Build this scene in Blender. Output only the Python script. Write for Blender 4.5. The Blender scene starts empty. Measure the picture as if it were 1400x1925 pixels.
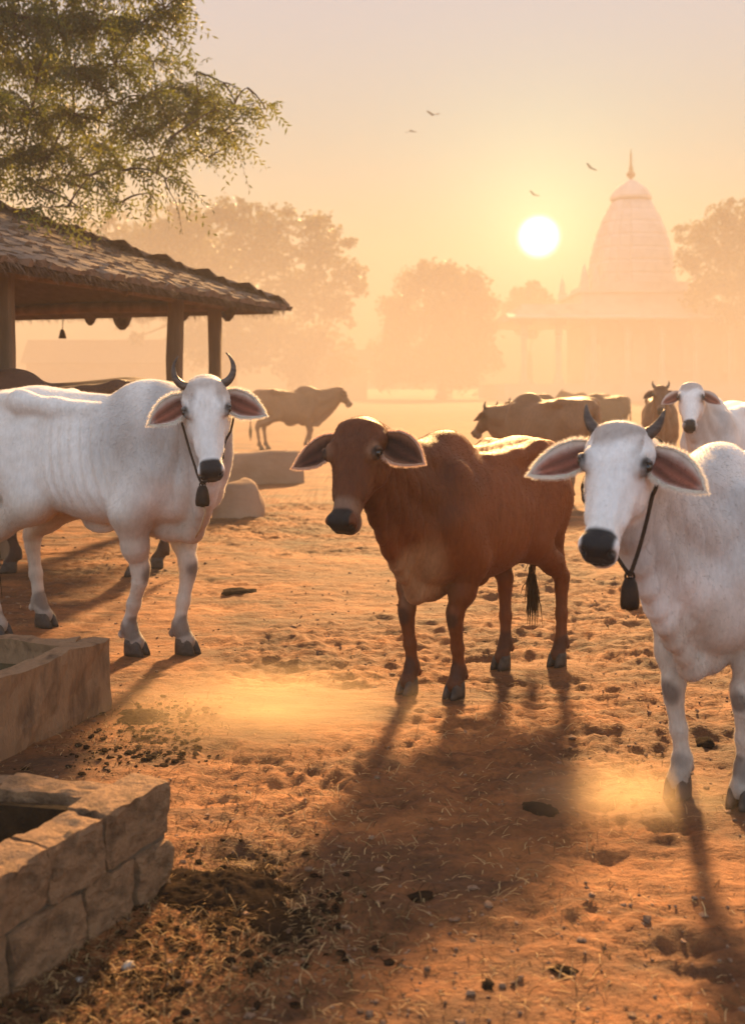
import bpy, math, random
import numpy as np
from mathutils import Vector, Matrix

random.seed(7)
RNG = np.random.default_rng(7)
SC = bpy.context.scene
COL = SC.collection
R = math.radians

# ------------------------------------------------------------------ camera
# level camera at eye height, view frame dropped (lens shift) so the horizon sits in the upper part
F_PX = 2000.0                       # focal length in pixels of the 1400 x 1925 photograph
HZ = 730.0                          # horizon row
cam_data = bpy.data.cameras.new('camera')
cam_data.sensor_fit = 'VERTICAL'
cam_data.sensor_height = 36.0
cam_data.lens = 36.0 * F_PX / 1925.0
cam_data.shift_y = -(962.5 - HZ) / 1925.0
cam_data.clip_start = 0.05
cam_data.clip_end = 4000.0
cam_data.dof.use_dof = True
cam_data.dof.focus_distance = 5.0
cam_data.dof.aperture_fstop = 2.6
cam = bpy.data.objects.new('camera', cam_data)
COL.objects.link(cam)
cam.location = (0, 0, 1.5)
cam.rotation_euler = (R(90), 0, 0)
SC.camera = cam

# ------------------------------------------------------------------ world and sun
SUN_AZ = R(8.87)                    # to the right of the view axis
DISC_EL, SUN_EL = R(8.0), R(25.0)   # the dazzling disc low over the trees; the light falls as steeply as the leg shadows show
def sky_dir(el): return Vector((math.sin(SUN_AZ) * math.cos(el), math.cos(SUN_AZ) * math.cos(el), math.sin(el)))
SUN_DIR, DISC_DIR = sky_dir(SUN_EL), sky_dir(DISC_EL)
world = bpy.data.worlds.new('World')
SC.world = world
world.use_nodes = True
wt = world.node_tree
wt.nodes.clear()
wo = wt.nodes.new('ShaderNodeOutputWorld')
bg = wt.nodes.new('ShaderNodeBackground')
sky = wt.nodes.new('ShaderNodeTexSky')
sky.sky_type = 'NISHITA'
sky.sun_disc = False
sky.sun_elevation = SUN_EL
sky.sun_rotation = SUN_AZ
sky.altitude = 0
sky.air_density = 0.9
sky.dust_density = 5.0
sky.ozone_density = 1.0
bg.inputs['Strength'].default_value = 0.15
wt.links.new(bg.outputs[0], wo.inputs['Surface'])
# milky dust-laden sky: the clear-air sky is veiled by a pale cream dust layer that is thickest low down
# and brightest round the sun; the overexposed disc itself sits in the middle of it
geo = wt.nodes.new('ShaderNodeNewGeometry')
def wmath(op, a, b=None, c=None, clamp=False):
    n = wt.nodes.new('ShaderNodeMath'); n.operation = op; n.use_clamp = clamp
    for i, v in enumerate((a, b, c)):
        if v is None: continue
        if isinstance(v, (int, float)): n.inputs[i].default_value = v
        else: wt.links.new(v, n.inputs[i])
    return n.outputs[0]
tc = wt.nodes.new('ShaderNodeTexCoord')
nrm = wt.nodes.new('ShaderNodeVectorMath'); nrm.operation = 'NORMALIZE'
wt.links.new(tc.outputs['Generated'], nrm.inputs[0])
dot = wt.nodes.new('ShaderNodeVectorMath'); dot.operation = 'DOT_PRODUCT'
wt.links.new(nrm.outputs[0], dot.inputs[0]); dot.inputs[1].default_value = DISC_DIR
sep = wt.nodes.new('ShaderNodeSeparateXYZ'); wt.links.new(nrm.outputs[0], sep.inputs[0])
ang = wmath('ARCCOSINE', wmath('MINIMUM', dot.outputs['Value'], 0.9999999))      # angle to the sun
def wmix(fac, a, b, blend='MIX'):
    n = wt.nodes.new('ShaderNodeMix'); n.data_type = 'RGBA'; n.blend_type = blend
    if isinstance(fac, (int, float)): n.inputs[0].default_value = fac
    else: wt.links.new(fac, n.inputs[0])
    for i, v in ((6, a), (7, b)):
        if isinstance(v, tuple): n.inputs[i].default_value = (*v, 1)
        else: wt.links.new(v, n.inputs[i])
    return n.outputs[2]
def wramp(fac, stops):
    n = wt.nodes.new('ShaderNodeValToRGB'); e = n.color_ramp.elements
    while len(e) < len(stops): e.new(0.5)
    for el, (p, c) in zip(e, stops): el.position = p; el.color = (*c, 1)
    n.color_ramp.interpolation = 'B_SPLINE'
    wt.links.new(fac, n.inputs[0])
    return n.outputs[0]
SKY_GAIN = 1.0
veil = wramp(wmath('MULTIPLY', wmath('MAXIMUM', sep.outputs[2], 0.0), 1.6, clamp=True),
             [(0.0, (0.28, 0.20, 0.10)), (0.12, (0.38, 0.50, 0.27)), (0.3, (0.52, 0.72, 0.58)), (0.55, (0.78, 0.84, 0.98)), (1.0, (0.7, 0.74, 0.86))])
# the dust veil belongs to the sunward half of the sky and thins out towards the anti-sun side
toward = wmath('MULTIPLY_ADD', dot.outputs['Value'], 0.5, 0.5, clamp=True)
veil_amt = wmath('MULTIPLY', wmath('POWER', toward, 2.5), 1.35, clamp=True)
col = wmix(veil_amt, wmix(1.0, sky.outputs[0], (1.10, 0.97, 0.80), 'MULTIPLY'), veil)      # dusty air takes some blue out of the clear sky
glow = wmath('MULTIPLY', wmath('EXPONENT', wmath('MULTIPLY', ang, -1.0 / R(3.2))), 1.3)
g3 = wt.nodes.new('ShaderNodeVectorMath'); g3.operation = 'SCALE'
g3.inputs[0].default_value = (0.75, 1.2, 0.6); wt.links.new(glow, g3.inputs['Scale'])
col = wmix(1.0, col, g3.outputs[0], 'ADD')
disc = wt.nodes.new('ShaderNodeMapRange'); disc.interpolation_type = 'SMOOTHSTEP'
wt.links.new(ang, disc.inputs[0])
disc.inputs[1].default_value = R(0.2); disc.inputs[2].default_value = R(1.3)
disc.inputs[3].default_value = 11.0; disc.inputs[4].default_value = 0.0
d3 = wt.nodes.new('ShaderNodeVectorMath'); d3.operation = 'SCALE'
d3.inputs[0].default_value = (0.9, 1.0, 1.05); wt.links.new(disc.outputs[0], d3.inputs['Scale'])
col = wmix(1.0, col, d3.outputs[0], 'ADD')
wt.links.new(col, bg.inputs['Color'])

sun_data = bpy.data.lights.new('sun', 'SUN')
sun_data.energy = 5.0
sun_data.angle = R(4.5)             # softened by the dusty air
sun_data.color = (1.0, 0.57, 0.22)
sun = bpy.data.objects.new('sun', sun_data)
COL.objects.link(sun)
sun.rotation_euler = (-SUN_DIR).to_track_quat('-Z', 'Y').to_euler()
sun.location = (10, 60, 30)

SC.view_settings.view_transform = 'Standard'
SC.view_settings.look = 'None'
SC.view_settings.gamma = 1.0
SC.view_settings.exposure = 2.12
SC.view_settings.use_curve_mapping = False
SC.cycles.use_denoising = True
SC.cycles.volume_bounces = 2
SC.cycles.max_bounces = 8
SC.cycles.transparent_max_bounces = 16
SC.cycles.sample_clamp_indirect = 6.0
SC.cycles.caustics_reflective = False
SC.cycles.caustics_refractive = False

# ------------------------------------------------------------------ helpers
def at(u, d, v=None, z=None):
    """world point at depth d seen at photo column u (and row v, or with height z)"""
    X = (u - 700.0) / F_PX * d
    Z = z if z is not None else 1.5 + (HZ - v) / F_PX * d
    return np.array((X, d, Z))

def tag(o, label=None, cat=None, group=None, kind=None):
    if label: o['label'] = label
    if cat: o['category'] = cat
    if group: o['group'] = group
    if kind: o['kind'] = kind
    return o

def empty(name, loc=(0, 0, 0), rz=0.0):
    o = bpy.data.objects.new(name, None)
    o.empty_display_size = 0.2
    o.location = loc; o.rotation_euler = (0, 0, rz)
    COL.objects.link(o)
    return o

def make_mesh(name, verts, faces, smooth=False):
    """verts (n,3); faces: list of index lists, an (m,k) array, or a list of such arrays"""
    me = bpy.data.meshes.new(name)
    verts = np.asarray(verts, dtype=np.float32)
    if isinstance(faces, np.ndarray): faces = [faces]
    if len(faces) and isinstance(faces[0], np.ndarray):
        faces = [f for f in faces if len(f)]
        loops = np.concatenate([f.ravel() for f in faces]).astype(np.int32)
        tot = np.concatenate([np.full(len(f), f.shape[1], np.int32) for f in faces])
    else:
        loops = np.array([i for f in faces for i in f], np.int32)
        tot = np.array([len(f) for f in faces], np.int32)
    start = np.concatenate([[0], np.cumsum(tot)[:-1]]).astype(np.int32)
    me.vertices.add(len(verts)); me.vertices.foreach_set('co', verts.ravel())
    me.loops.add(len(loops)); me.loops.foreach_set('vertex_index', loops)
    me.polygons.add(len(tot)); me.polygons.foreach_set('loop_start', start); me.polygons.foreach_set('loop_total', tot)
    me.polygons.foreach_set('use_smooth', np.full(len(tot), bool(smooth)))
    me.update(calc_edges=True)
    me.validate()
    return me

def obj(name, mesh, mat=None, parent=None):
    o = bpy.data.objects.new(name, mesh)
    if mat is not None and len(mesh.materials) == 0:
        for m in (mat if isinstance(mat, (list, tuple)) else [mat]): mesh.materials.append(m)
    COL.objects.link(o)
    if parent is not None: o.parent = parent
    return o

def set_color(me, cols):
    a = me.color_attributes.new('col', 'FLOAT_COLOR', 'POINT')
    c = np.ones((len(cols), 4), np.float32); c[:, :3] = cols
    a.data.foreach_set('color', c.ravel())

class MB:
    """collects simple solids into one mesh"""
    def __init__(s): s.v = []; s.f = []; s.n = 0
    def add(s, v, f):
        v = np.asarray(v, float)
        s.v.append(v); s.f += [[i + s.n for i in q] for q in f]; s.n += len(v)
    def box(s, c, size, rot=None, taper=1.0, jit=0.0):
        x, y, z = np.array(size) / 2.0
        v = np.array([(sx * x * (taper if sz > 0 else 1), sy * y * (taper if sz > 0 else 1), sz * z) for sz in (-1, 1) for sy in (-1, 1) for sx in (-1, 1)])
        if jit: v += RNG.uniform(-jit, jit, v.shape)
        if rot is not None: v = v @ np.array(rot).T
        s.add(v + np.array(c), [(0, 2, 3, 1), (4, 5, 7, 6), (0, 1, 5, 4), (2, 6, 7, 3), (0, 4, 6, 2), (1, 3, 7, 5)])
    def tube(s, pts, rad, seg=8, cap=True):
        pts = np.asarray(pts, float); n = len(pts)
        rad = np.full(n, rad) if np.isscalar(rad) else np.asarray(rad, float)
        tan = np.gradient(pts, axis=0); tan /= np.linalg.norm(tan, axis=1)[:, None] + 1e-9
        ref = np.array((0.31, 0.95, 0.07)) if abs(tan[0][2]) > 0.8 else np.array((0.05, 0.1, 1.0))
        vs = []
        for p, t, r in zip(pts, tan, rad):
            a = np.cross(t, ref); a /= np.linalg.norm(a) + 1e-9; b = np.cross(t, a)
            th = np.linspace(0, 2 * np.pi, seg, endpoint=False)
            vs.append(p + r * (np.cos(th)[:, None] * a + np.sin(th)[:, None] * b))
        f = [(i * seg + j, i * seg + (j + 1) % seg, (i + 1) * seg + (j + 1) % seg, (i + 1) * seg + j) for i in range(n - 1) for j in range(seg)]
        if cap: f += [tuple(range(seg))[::-1], tuple((n - 1) * seg + j for j in range(seg))]
        f = [q[::-1] for q in f]
        s.add(np.concatenate(vs), f)
    def lathe(s, c, prof, seg=16, squash=(1, 1)):
        prof = np.asarray(prof, float); th = np.linspace(0, 2 * np.pi, seg, endpoint=False)
        v = np.concatenate([np.stack([r * np.cos(th) * squash[0], r * np.sin(th) * squash[1], np.full(seg, z)], 1) for r, z in prof]) + np.array(c)
        n = len(prof)
        f = [(i * seg + j, i * seg + (j + 1) % seg, (i + 1) * seg + (j + 1) % seg, (i + 1) * seg + j) for i in range(n - 1) for j in range(seg)]
        f += [tuple(range(seg))[::-1], tuple((n - 1) * seg + j for j in range(seg))]
        s.add(v, f)
    def mesh(s, name, smooth=False): return make_mesh(name, np.concatenate(s.v), s.f, smooth)
    def build(s, name, mat, parent=None, smooth=False): return obj(name, s.mesh(name, smooth), mat, parent)

_tab = np.random.default_rng(3).random((256, 256)).astype(np.float32)
def vnoise(x, y):
    xi = np.floor(x).astype(np.int64); yi = np.floor(y).astype(np.int64)
    fx = (x - xi); fy = (y - yi)
    fx = fx * fx * (3 - 2 * fx); fy = fy * fy * (3 - 2 * fy)
    g = lambda a, b: _tab[a & 255, b & 255]
    return (g(xi, yi) * (1 - fx) + g(xi + 1, yi) * fx) * (1 - fy) + (g(xi, yi + 1) * (1 - fx) + g(xi + 1, yi + 1) * fx) * fy
def fbm(x, y, oct=4):
    a, t = 0.5, 0.0
    for i in range(oct):
        t = t + a * (vnoise(x + 17.3 * i, y - 9.1 * i) - 0.5); x = x * 2.03; y = y * 2.03; a *= 0.5
    return t
def vnoise3(p, sc):
    return vnoise(p[:, 0] * sc + p[:, 2] * sc * 0.7, p[:, 1] * sc - p[:, 2] * sc * 0.9) - 0.5
def sstep(a, b, x):
    t = np.clip((x - a) / (b - a), 0, 1)
    return t * t * (3 - 2 * t)

# ------------------------------------------------------------------ materials
def new_mat(name):
    m = bpy.data.materials.new(name); m.use_nodes = True
    nt = m.node_tree
    b = nt.nodes['Principled BSDF']
    return m, nt, b
def node(nt, typ, **kw):
    n = nt.nodes.new(typ)
    for k, v in kw.items(): setattr(n, k, v)
    return n
def mixc(nt, fac, a, b, blend='MIX'):
    n = node(nt, 'ShaderNodeMix', data_type='RGBA', blend_type=blend)
    if isinstance(fac, (int, float)): n.inputs[0].default_value = fac
    else: nt.links.new(fac, n.inputs[0])
    for i, v in ((6, a), (7, b)):
        if isinstance(v, tuple): n.inputs[i].default_value = (*v, 1)
        else: nt.links.new(v, n.inputs[i])
    return n.outputs[2]
def noise(nt, scale, detail=4, rough=0.55, stretch=None):
    t = node(nt, 'ShaderNodeTexCoord'); n = node(nt, 'ShaderNodeTexNoise')
    n.inputs['Scale'].default_value = scale; n.inputs['Detail'].default_value = detail; n.inputs['Roughness'].default_value = rough
    src = t.outputs['Object']
    if stretch:
        mp = node(nt, 'ShaderNodeMapping'); mp.inputs['Scale'].default_value = stretch
        nt.links.new(src, mp.inputs[0]); src = mp.outputs[0]
    nt.links.new(src, n.inputs['Vector'])
    return n.outputs['Fac']
def ramp(nt, fac, stops):
    n = node(nt, 'ShaderNodeValToRGB'); e = n.color_ramp.elements
    while len(e) < len(stops): e.new(0.5)
    for el, (p, c) in zip(e, stops): el.position = p; el.color = (*c, 1)
    nt.links.new(fac, n.inputs[0])
    return n.outputs[0]
def bump(nt, b, height, strength, dist):
    n = node(nt, 'ShaderNodeBump'); n.inputs['Strength'].default_value = strength; n.inputs['Distance'].default_value = dist
    nt.links.new(height, n.inputs['Height']); nt.links.new(n.outputs[0], b.inputs['Normal'])

def rough_mat(name, c1, c2, scale, rough=0.9, bscale=None, bstr=0.6, bdist=0.01, stretch=None, c3=None, spec=0.25):
    m, nt, b = new_mat(name)
    n1 = noise(nt, scale, 6, 0.6, stretch)
    stops = [(0.32, c1), (0.68, c2)] if c3 is None else [(0.28, c1), (0.5, c2), (0.74, c3)]
    nt.links.new(ramp(nt, n1, stops), b.inputs['Base Color'])
    b.inputs['Roughness'].default_value = rough
    b.inputs['Specular IOR Level'].default_value = spec
    bump(nt, b, noise(nt, bscale or scale * 3, 6, 0.65, stretch), bstr, bdist)
    return m

def coat_mat(name, sheen=0.25, rough=0.62, spec=0.25, streak=0.22, dirt=0.35):
    m, nt, b = new_mat(name)
    a = node(nt, 'ShaderNodeVertexColor', layer_name='col')
    n1 = noise(nt, 9.0, 5, 0.6)
    n2 = noise(nt, 60.0, 4, 0.6, (1, 1, 0.35))
    c = mixc(nt, 0.22, a.outputs[0], ramp(nt, n1, [(0.3, (0.45, 0.42, 0.40)), (0.7, (1.15, 1.12, 1.1))]), 'MULTIPLY')
    nd = noise(nt, 2.6, 6, 0.7)                                    # dust and dung stains rubbed into the hair
    c = mixc(nt, ramp(nt, nd, [(0.52, (0, 0, 0)), (0.72, (dirt, dirt, dirt))]), c, mixc(nt, 1.0, c, (0.70, 0.52, 0.36), 'MULTIPLY'))
    c = mixc(nt, streak, c, ramp(nt, n2, [(0.3, (0.5, 0.48, 0.45)), (0.7, (1.2, 1.2, 1.2))]), 'MULTIPLY')
    nt.links.new(c, b.inputs['Base Color'])
    b.inputs['Roughness'].default_value = rough
    b.inputs['Specular IOR Level'].default_value = spec
    b.inputs['Sheen Weight'].default_value = sheen
    b.inputs['Sheen Roughness'].default_value = 0.35
    n3 = noise(nt, 170.0, 3, 0.6, (1, 1, 0.25))
    s = node(nt, 'ShaderNodeMath', operation='MULTIPLY_ADD'); s.inputs[1].default_value = 2.2
    nt.links.new(n2, s.inputs[0]); nt.links.new(n3, s.inputs[2])
    bump(nt, b, s.outputs[0], 0.35, 0.004)
    return m
def strand_mat(name, attr=True, color=(0.7, 0.66, 0.6), trans=0.55):
    m, nt, b = new_mat(name)
    nt.nodes.remove(b)
    out = nt.nodes['Material Output']
    d = node(nt, 'ShaderNodeBsdfDiffuse'); t = node(nt, 'ShaderNodeBsdfTranslucent')
    mx = node(nt, 'ShaderNodeMixShader'); mx.inputs[0].default_value = trans
    if attr:
        a = node(nt, 'ShaderNodeVertexColor', layer_name='col')
        nt.links.new(a.outputs[0], d.inputs[0]); nt.links.new(a.outputs[0], t.inputs[0])
    else:
        n1 = noise(nt, 3.0, 3)
        c = ramp(nt, n1, [(0.3, tuple(0.7 * x for x in color)), (0.7, color)])
        nt.links.new(c, d.inputs[0]); nt.links.new(c, t.inputs[0])
    nt.links.new(d.outputs[0], mx.inputs[1]); nt.links.new(t.outputs[0], mx.inputs[2])
    nt.links.new(mx.outputs[0], out.inputs['Surface'])
    return m
def leaf_mat(name, c1, c2, trans=0.45):
    m, nt, b = new_mat(name)
    out = nt.nodes['Material Output']
    n1 = noise(nt, 1.3, 4, 0.7)
    c = ramp(nt, n1, [(0.35, c1), (0.65, c2)])
    nt.links.new(c, b.inputs['Base Color']); b.inputs['Roughness'].default_value = 0.5
    t = node(nt, 'ShaderNodeBsdfTranslucent'); nt.links.new(mixc(nt, 1.0, c, (1.6, 1.5, 0.7), 'MULTIPLY'), t.inputs[0])
    mx = node(nt, 'ShaderNodeMixShader'); mx.inputs[0].default_value = trans
    nt.links.new(b.outputs[0], mx.inputs[1]); nt.links.new(t.outputs[0], mx.inputs[2])
    nt.links.new(mx.outputs[0], out.inputs['Surface'])
    return m

# ================================================================== cattle
# bodies are grown as one smooth implicit surface (blended muscles and bones) and polygonised
def smin(a, b, k):
    h = np.clip(0.5 + 0.5 * (b - a) / k, 0, 1)
    return b * (1 - h) + a * h - k * h * (1 - h)
class Field:
    def __init__(s): s.ops = []
    def _add(s, fn, lo, hi, k, sub=False):
        pad = k + 0.05
        s.ops.append((fn, np.array(lo) - pad, np.array(hi) + pad, k, sub))
    def cone(s, a, b, ra, rb, k=0.04):
        a = np.array(a, float); b = np.array(b, float); ab = b - a; L2 = ab @ ab + 1e-9
        def fn(x, y, z):
            px, py, pz = x - a[0], y - a[1], z - a[2]
            t = np.clip((px * ab[0] + py * ab[1] + pz * ab[2]) / L2, 0, 1)
            return np.sqrt((px - t * ab[0]) ** 2 + (py - t * ab[1]) ** 2 + (pz - t * ab[2]) ** 2) - (ra + (rb - ra) * t)
        s._add(fn, np.minimum(a - ra, b - rb), np.maximum(a + ra, b + rb), k)
    def chain(s, pts, rads, k=0.04):
        for i in range(len(pts) - 1): s.cone(pts[i], pts[i + 1], rads[i], rads[i + 1], k)
    def ell(s, c, r, M=None, k=0.05, sub=False):
        c = np.array(c, float); r = np.array(r, float); M = np.eye(3) if M is None else np.array(M, float)
        def fn(x, y, z):
            px, py, pz = x - c[0], y - c[1], z - c[2]
            q = [(px * M[0, i] + py * M[1, i] + pz * M[2, i]) for i in range(3)]
            k0 = np.sqrt(sum((q[i] / r[i]) ** 2 for i in range(3))); k1 = np.sqrt(sum((q[i] / r[i] ** 2) ** 2 for i in range(3))) + 1e-6
            return k0 * (k0 - 1) / k1
        m = r.max(); s._add(fn, c - m, c + m, k, sub)
    def loft(s, tab, n, org, M, sc, k=0.05, pear=0.0, extra=None):
        """tab rows: x, top, bottom, half width, along the first axis of frame M"""
        tab = np.array(tab, float); xs = np.linspace(tab[0, 0], tab[-1, 0], 160)
        cols = []
        for j in (1, 2, 3):
            d = np.gradient(tab[:, j], tab[:, 0])
            i = np.clip(np.searchsorted(tab[:, 0], xs) - 1, 0, len(tab) - 2)
            h = tab[i + 1, 0] - tab[i, 0]; t = (xs - tab[i, 0]) / h
            cols.append((2 * t ** 3 - 3 * t ** 2 + 1) * tab[i, j] + (t ** 3 - 2 * t ** 2 + t) * h * d[i] + (-2 * t ** 3 + 3 * t ** 2) * tab[i + 1, j] + (t ** 3 - t ** 2) * h * d[i + 1])
        top, bot, w = cols; org = np.array(org, float); M = np.array(M, float)
        def fn(x, y, z):
            px, py, pz = x - org[0], y - org[1], z - org[2]
            q = [(px * M[0, i] + py * M[1, i] + pz * M[2, i]) / sc for i in range(3)]
            T = np.interp(q[0], xs, top); B = np.interp(q[0], xs, bot); W = np.interp(q[0], xs, w)
            c = (T + B) / 2; h = np.maximum((T - B) / 2, 0.01); W = np.maximum(W, 0.01)
            tz = np.clip((q[2] - c) / h, -1, 1)
            We = W * (1 - pear * tz)
            rho = ((np.abs(q[1]) / We) ** n + (np.abs(q[2] - c) / h) ** n + 1e-9) ** (1.0 / n)
            d = (rho - 1) * np.minimum(We, h)
            ex = np.maximum(tab[0, 0] - q[0], q[0] - tab[-1, 0])
            d = np.where(ex > 0, np.sqrt(np.maximum(d, 0) ** 2 + ex ** 2), np.maximum(d, ex))
            if extra is not None: d = d + extra(q)
            return d * sc
        m = max(np.abs(tab[:, 1:]).max(), 0.1)
        corners = np.array([org + sc * (M @ np.array((a, b, c))) for a in (tab[0, 0], tab[-1, 0]) for b in (-w.max(), w.max()) for c in (bot.min(), top.max())])
        s._add(fn, corners.min(0), corners.max(0), k)
    def points(s, P):
        P = np.asarray(P, np.float64); od = np.argsort(P[:, 0])
        X, Y, Z = (np.ascontiguousarray(P[od, i]) for i in range(3)); ds = np.full(len(P), 0.3)
        for fn, lo, hi, k, sub in s.ops:
            a, b = np.searchsorted(X, (lo[0], hi[0]))
            if b <= a: continue
            yy, zz = Y[a:b], Z[a:b]
            i = np.flatnonzero((yy > lo[1]) & (yy < hi[1]) & (zz > lo[2]) & (zz < hi[2])) + a
            if not len(i): continue
            w = fn(X[i], Y[i], Z[i])
            ds[i] = -smin(-ds[i], w, k) if sub else smin(ds[i], w, k)
        d = np.empty(len(P)); d[od] = ds
        return d
    def grad(s, P, e=0.003):
        d0 = s.points(P); g = np.stack([s.points(P + np.eye(3)[i] * e) - d0 for i in range(3)], 1) / e
        return d0, g
    def polygonise(s, lo, hi, h, refine):
        n = np.ceil((np.array(hi) - lo) / h).astype(int) + 1
        ax = [(lo[i] + h * np.arange(n[i])).astype(np.float32) for i in range(3)]
        V = np.full(n, 0.3, np.float32)
        for fn, l, u, k, sub in s.ops:
            sl = [slice(int(np.searchsorted(ax[i], l[i])), int(np.searchsorted(ax[i], u[i]))) for i in range(3)]
            if any(q.stop <= q.start for q in sl): continue
            b = fn(ax[0][sl[0]][:, None, None], ax[1][sl[1]][None, :, None], ax[2][sl[2]][None, None, :])
            a = V[tuple(sl)]
            V[tuple(sl)] = -smin(-a, b, k) if sub else smin(a, b, k)
        v, f = surface_nets(V, np.array(lo), h)
        for it in range(refine):
            v, f = quad_subdivide(v, f)
        for it in range(2):
            d, g = s.grad(v)
            g2 = (g ** 2).sum(1) + 1e-6
            v = v - np.clip(d / np.maximum(g2, 0.15), -0.01, 0.01)[:, None] * g
        return v, f
def surface_nets(V, org, h):
    S = V < 0
    cnt = np.zeros(np.array(V.shape) - 1, np.uint8)
    for a in (0, 1):
        for b in (0, 1):
            for c in (0, 1): cnt += S[a:V.shape[0] - 1 + a, b:V.shape[1] - 1 + b, c:V.shape[2] - 1 + c]
    act = (cnt > 0) & (cnt < 8)
    idx = np.full(act.shape, -1, np.int64); ijk = np.argwhere(act); idx[act] = np.arange(len(ijk))
    acc = np.zeros((len(ijk), 3)); num = np.zeros(len(ijk))
    cs = [(a, b, c) for a in (0, 1) for b in (0, 1) for c in (0, 1)]
    for p in cs:
        for axis in range(3):
            if p[axis]: continue
            q = list(p); q[axis] = 1
            va = V[ijk[:, 0] + p[0], ijk[:, 1] + p[1], ijk[:, 2] + p[2]]; vb = V[ijk[:, 0] + q[0], ijk[:, 1] + q[1], ijk[:, 2] + q[2]]
            cr = (va < 0) != (vb < 0); t = np.where(cr, va / np.where(cr, va - vb, 1), 0)
            pos = np.array(p, float)[None].repeat(len(ijk), 0); pos[:, axis] = t
            acc[cr] += pos[cr]; num[cr] += 1
    v = (ijk + acc / num[:, None]) * h + org
    fs = []
    for axis in range(3):
        o1, o2 = (axis + 1) % 3, (axis + 2) % 3
        a = [slice(None)] * 3; b = [slice(None)] * 3; a[axis] = slice(0, -1); b[axis] = slice(1, None)
        e = np.argwhere(S[tuple(a)] != S[tuple(b)])
        e = e[(e[:, o1] > 0) & (e[:, o2] > 0) & (e[:, o1] < V.shape[o1] - 1) & (e[:, o2] < V.shape[o2] - 1)]
        ins = S[e[:, 0], e[:, 1], e[:, 2]]
        def cell(d1, d2):
            c = e.copy(); c[:, o1] += d1; c[:, o2] += d2
            return idx[c[:, 0], c[:, 1], c[:, 2]]
        q = np.stack([cell(-1, -1), cell(0, -1), cell(0, 0), cell(-1, 0)], 1)
        q[~ins] = q[~ins][:, ::-1]
        fs.append(q)
    f = np.concatenate(fs); f = f[(f >= 0).all(1)]
    return v, f
def quad_subdivide(v, f):
    n = len(v)
    e = np.stack([f, np.roll(f, -1, 1)], 2).reshape(-1, 2); es = np.sort(e, 1)
    key = es[:, 0] * n + es[:, 1]; u, inv = np.unique(key, return_inverse=True)
    em = (v[u // n] + v[u % n]) / 2; inv = inv.reshape(-1, 4) + n
    fc = v[f].mean(1); ci = np.arange(len(f)) + n + len(u)
    nf = np.concatenate([np.stack([f[:, i], inv[:, i], ci, inv[:, (i + 3) % 4]], 1) for i in range(4)])
    return np.concatenate([v, em, fc]), nf
def bez(a, b, c, n):
    t = np.linspace(0, 1, n)[:, None]
    return (1 - t) ** 2 * np.array(a) + 2 * t * (1 - t) * np.array(b) + t ** 2 * np.array(c)
def vnormals(v, f):
    a = v[f[:, 2]] - v[f[:, 0]]; b = v[f[:, 3]] - v[f[:, 1]]; fn = np.cross(a, b)
    n = np.zeros_like(v)
    for i in range(4): np.add.at(n, f[:, i], fn)
    return n / (np.linalg.norm(n, axis=1)[:, None] + 1e-9)

HEAD = [(-0.045, -0.06, -0.12, 0.05), (-0.015, -0.005, -0.155, 0.090), (0.03, 0.016, -0.19, 0.104), (0.09, 0.022, -0.222, 0.108), (0.15, 0.018, -0.238, 0.106),
        (0.21, 0.006, -0.230, 0.092), (0.28, -0.006, -0.200, 0.074), (0.35, -0.014, -0.170, 0.062), (0.41, -0.018, -0.152, 0.058),
        (0.455, -0.020, -0.148, 0.063), (0.485, -0.026, -0.143, 0.061), (0.505, -0.040, -0.134, 0.054), (0.517, -0.062, -0.122, 0.040)]
TORSO = [(-0.82, 1.215, 1.10, 0.05), (-0.74, 1.262, 0.90, 0.15), (-0.62, 1.29, 0.74, 0.215), (-0.46, 1.305, 0.66, 0.235), (-0.30, 1.285, 0.61, 0.245),
         (-0.10, 1.255, 0.565, 0.275), (0.08, 1.238, 0.55, 0.28), (0.24, 1.25, 0.55, 0.255), (0.40, 1.25, 0.565, 0.225), (0.53, 1.19, 0.60, 0.175), (0.64, 1.06, 0.70, 0.10)]

def unit(v):
    v = np.array(v, float); return v / np.linalg.norm(v)

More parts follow.
